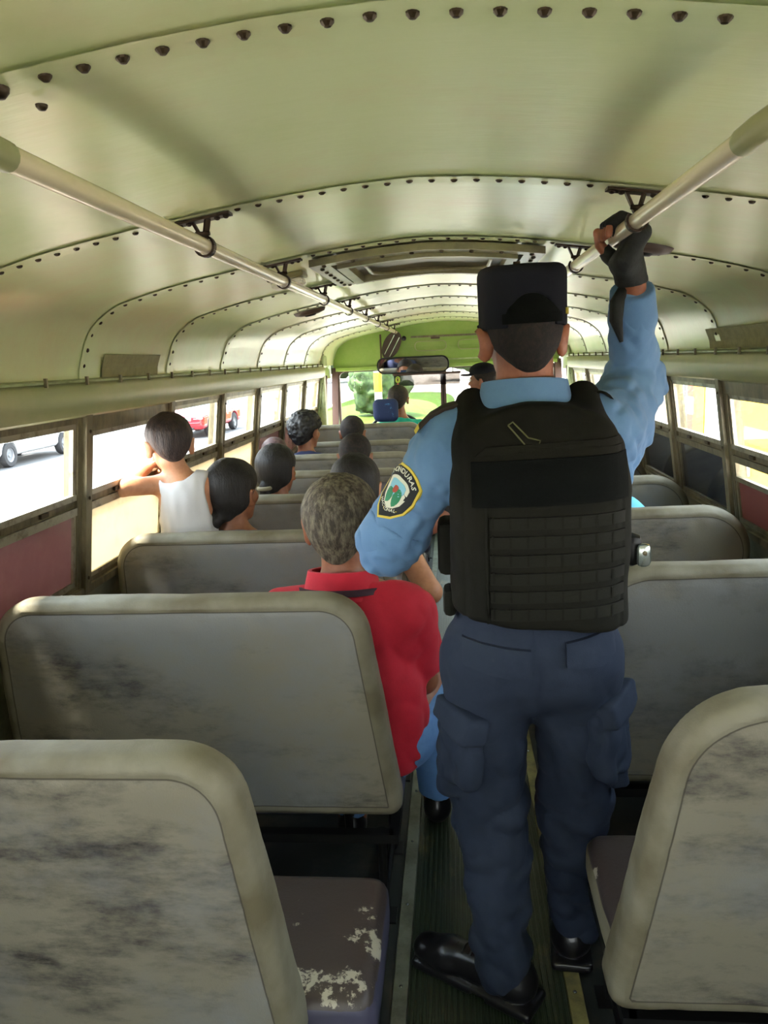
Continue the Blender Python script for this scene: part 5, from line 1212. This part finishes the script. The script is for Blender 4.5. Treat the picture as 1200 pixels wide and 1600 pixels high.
def car(label, c, yawr, paint, kind):
    t = thing('car', label, 'car', (c[0], c[1], GZ)); W2 = .85; R = rotz(yawr); o = np.array([c[0], c[1], GZ])
    L2 = 2.15 if kind == 'hatch' else 2.5; wb_ = (1.28, -1.30) if kind == 'hatch' else (1.5, -1.5)
    def f(P):
        q = (P-o)@R; d = rbox(q, (0, 0, .62), (W2, L2, .34), .16)
        hood = q[:, 2]-(.92-.10*np.clip((q[:, 1]-.9)/1.2, 0, 1)); 
        if kind == 'hatch':
            d = smax(d, np.where(q[:, 1] > .85, hood, -1), .08)
            qq = q.copy(); z = np.clip((q[:, 2]-.85)/.55, 0, 1); cab = rbox(q, (0, -.40, 1.08), (.72, 1.45, .40), .14); cab = smax(cab, (q[:, 1]-(1.05-.85*z))*.75, .08); cab = smax(cab, (-q[:, 1]-(1.95-.35*z))*.85, .08); cab = smax(cab, np.abs(q[:, 0])-(.80-.14*z), .05); d = smin(d, cab, .06)
        else:
            d = smax(d, np.where(q[:, 1] > 1.0, q[:, 2]-1.0, -1), .05); z = np.clip((q[:, 2]-.95)/.6, 0, 1)
            cab = rbox(q, (0, .15, 1.22), (.74, .95, .50), .12); cab = smax(cab, (q[:, 1]-(1.15-.55*z))*.85, .06); cab = smax(cab, np.abs(q[:, 0])-(.82-.12*z), .05); d = smin(d, cab, .05)
            d = smax(d, -rbox(q, (0, -1.62, 1.0), (.74, .80, .34), .03), .02)
        for w in wb_: d = smax(d, -(np.maximum(np.hypot(q[:, 1]-w, q[:, 2]-.33)-.39, .5-np.abs(q[:, 0]))), .02)
        d = smax(d, .22-q[:, 2], .03); seam = 0
        if True:
            for yy in (.75, -.25, -1.0): seam = seam+.012*np.exp(-((q[:, 1]-yy)/.02)**2)*(q[:, 2] > .35)
            seam = seam-.01*np.exp(-((q[:, 2]-.72)/.03)**2)
        return d+seam
    def slot(cc):
        q = (cc-o)@R; z = q[:, 2]; y = q[:, 1]; g = np.zeros(len(cc), int)
        if kind == 'hatch': side = (np.abs(q[:, 0]) > .55) & (z > .97) & (z < 1.36) & (y > -1.6) & (y < .95-.75*(z-.85)/.55) & (np.abs(y+.28) > .05); fr = (np.abs(q[:, 0]) < .62) & (z > .98) & (z < 1.38) & ((y > .25) | (y < -1.55))
        else: side = (np.abs(q[:, 0]) > .55) & (z > 1.08) & (z < 1.55) & (y > -.65) & (y < .80) & (np.abs(y-.0) > .04); fr = (np.abs(q[:, 0]) < .64) & (z > 1.1) & (z < 1.58) & ((y > .5) | (y < -.7))
        g[side | fr] = 1; return g
    e = 2.9; sdf('body', f, o-A(e if abs(yawr) > .3 else 1.2, e, .05), o+A(e if abs(yawr) > .3 else 1.2, e, 1.85), .045, [paint, M['carglass']], t, slot)
    tt = Matrix([list(r) for r in R]).to_4x4(); tt.translation = Vector(o)
    for w in wb_:
        for s in (-1, 1):
            Mw = tt @ Matrix.Translation((s*(W2-.10), w, .33)) @ Matrix.Rotation(math.radians(90), 4, 'Y'); mb = MB(); mb.lathe([(.2, -.1), (.31, -.1), (.335, -.06), (.335, .06), (.31, .1), (.2, .1), (.2, -.1)], Mw, 28); wh = mb.build('wheel', M['tyre'], t, True, 40)
            mb = MB(); mb.lathe([(.001, .07), (.06, .075), (.07, .05), (.17, .05), (.205, .08)] if s > 0 else [(.205, -.08), (.17, -.05), (.07, -.05), (.06, -.075), (.001, -.07)], Mw, 20); mb.build('hub', M['hub'], wh, True, 40)
    def put(name, a, b, m, bev=.02):
        mb = MB(); mb.box(a, b, 0, tt, bev); mb.build(name, m, t, True, 40)
    for s in (-1, 1): put('headlight', (s*.66-.17, L2-.10, .66), (s*.66+.17, L2+.005, .83), M['lampc'])
    for s in (-1, 1): put('side_mirror', (s*.93-.09, .70, .98), (s*.93+.09, .86, 1.11), paint)
    for s in (-1, 1): put('door_handle', (s*.85-.02, -.1, .84), (s*.85+.02, .08, .87), M['tyre'] if kind != 'hatch' else paint, .006)
    put('grille', (-.42, L2-.03, .60), (.42, L2+.012, .74), M['chrome']); put('number_plate', (-.17, L2+.0, .40), (.17, L2+.02, .50), M['whitep'], .004)
    put('lower_grille', (-.50, L2-.03, .30), (.50, L2+.008, .38), M['tyre']); put('bumper_strip', (-.75, L2-.05, .50), (.75, L2+.02, .56), paint)
    for i in range(3): put('grille_bar', (-.38, L2+.006, .62+.04*i), (.38, L2+.016, .632+.04*i), M['tyre'], .002)
car('red hatchback car on the road seen through the left windows', (-9.45, 28.6), math.pi-.05, M['paintr'], 'hatch')
car('white pickup truck on the road seen through the leftmost window', (-12.85, 21.4), math.pi, M['paintw'], 'pickup')
car('white hatchback car ahead on the right, seen through the windshield', (1.6, 21.5), math.pi+.25, M['paintw'], 'hatch')
# bush, post in front
t = thing('bush', 'round green bush on the lawn ahead of the windshield', 'bush', (-4.4, 31, GZ))
def bushf(P): return ellipsoid(P, (-2.75, 31, GZ+1.5), (1.25, 1.3, 1.15))+.5*vnoise(P, 1.9)+.35*vnoise(P, 5)
sdf('foliage', bushf, (-4.8, 29, GZ), (-.8, 33, GZ+3.6), .10, M['leafc'], t)
mb = MB(); mb.tube([(-2.75, 31, GZ), (-2.75, 31, GZ+.8)], [.12, .08], 8); mb.build('stem', M['maroonf'], t)
t = thing('post', 'white post with a yellow band standing on the lawn ahead', 'post', (-2.62, 28, GZ))
mb = MB(); mb.tube([(-2.62, 28, GZ), (-2.62, 28, 3.6)], .14, 14); mb.build('pole', M['whitep'], t, True, 50)
mb = MB(); mb.tube([(-2.62, 28, .35), (-2.62, 28, 1.05)], .15, 14); mb.build('yellow_band', M['yelo'], t, True, 50)
# far trees and low wall across the road
for i, (x, y, r) in enumerate(((-30, 60, 5), (-24, 78, 6), (-34, 40, 5), (14, 70, 6), (3, 84, 6), (-12, 95, 6))):
    t = thing('tree', ['leafy tree far across the road behind the red car', 'tall leafy tree beyond the road bend', 'leafy tree far left across the road', 'leafy tree far ahead on the right', 'leafy tree far ahead in the middle', 'leafy tree far ahead left of the lawn'][i], 'tree', (x, y, GZ), 'far trees')
    c0 = A(x, y, GZ+5)
    sdf('crown', lambda P: ellipsoid(P, c0, (r, r, r*.7))+1.6*vnoise(P, .45)+.8*vnoise(P, 1.3), c0-r*1.35, c0+r*1.35, .40, M['leafc'], t)
    mb = MB(); mb.tube([(x, y, GZ), (x, y, GZ+3)], [.4, .28], 8); mb.build('trunk', M['maroonf'], t)
# shop on the right
b = thing('building', 'cream shop building with yellow sign and door beside the right windows', 'building', (7, 14, GZ))
def wallb(x0, y0, x1, y1, z0, z1, m, name, bev=0): mb = MB(); mb.box((x0, y0, z0), (x1, y1, z1), 0, None, bev); return mb.build(name, m, b)
wallb(7.0, 8, 13, 40, GZ, 4.5, M['cwall'], 'wall')
wallb(6.90, 21.8, 7.0, 22.75, GZ, 3.4, M['yelo'], 'yellow_column'); wallb(6.90, 17.0, 7.0, 21.8, 1.25, 3.4, M['yel'], 'yellow_lintel')
wallb(6.92, 20.2, 6.98, 21.75, GZ, 1.25, M['whitep'], 'white_door')
for z in (-.45, .05, .6): wallb(6.905, 20.25, 6.93, 21.7, z, z+.02, M['greyp'], 'door_rib')
for i, z in enumerate(np.arange(GZ, 3.2, .5)): wallb(6.90, 22.75, 6.99, 23.3, z, z+.5, M['redp'] if i % 2 == 0 else M['whitep'], 'painted_band')
for i in range(8): wallb(6.95, 23.6+i*.28, 6.99, 23.7+i*.28, GZ+.4, 2.4, M['greyp'], 'louvre')
kb = thing('kiosk', 'yellow roadside kiosk with counter seen through the rightmost window', 'kiosk', (4.7, 12, GZ)); b_ = b; b = kb
wallb(4.5, 10.4, 4.7, 12.80, .24, 3.0, M['yel'], 'yellow_signboard'); wallb(4.47, 12.5, 4.5, 12.78, .30, .50, M['whitep'], 'white_panel')
wallb(4.5, 10.4, 5.2, 12.9, GZ, -.05, M['yel'], 'yellow_counter'); wallb(4.47, 11.9, 4.5, 12.2, -.5, -.15, M['whitep'], 'poster')
for y in (10.5, 12.75): wallb(4.6, y-.05, 4.68, y+.05, -.06, .26, M['greyp'], 'post')
b = b_
wallb(6.9, 30, 6.96, 32, .2, 1.8, M['carglass'], 'window_pane'); wallb(6.9, 34, 6.96, 36, .2, 1.8, M['carglass'], 'window_pane')
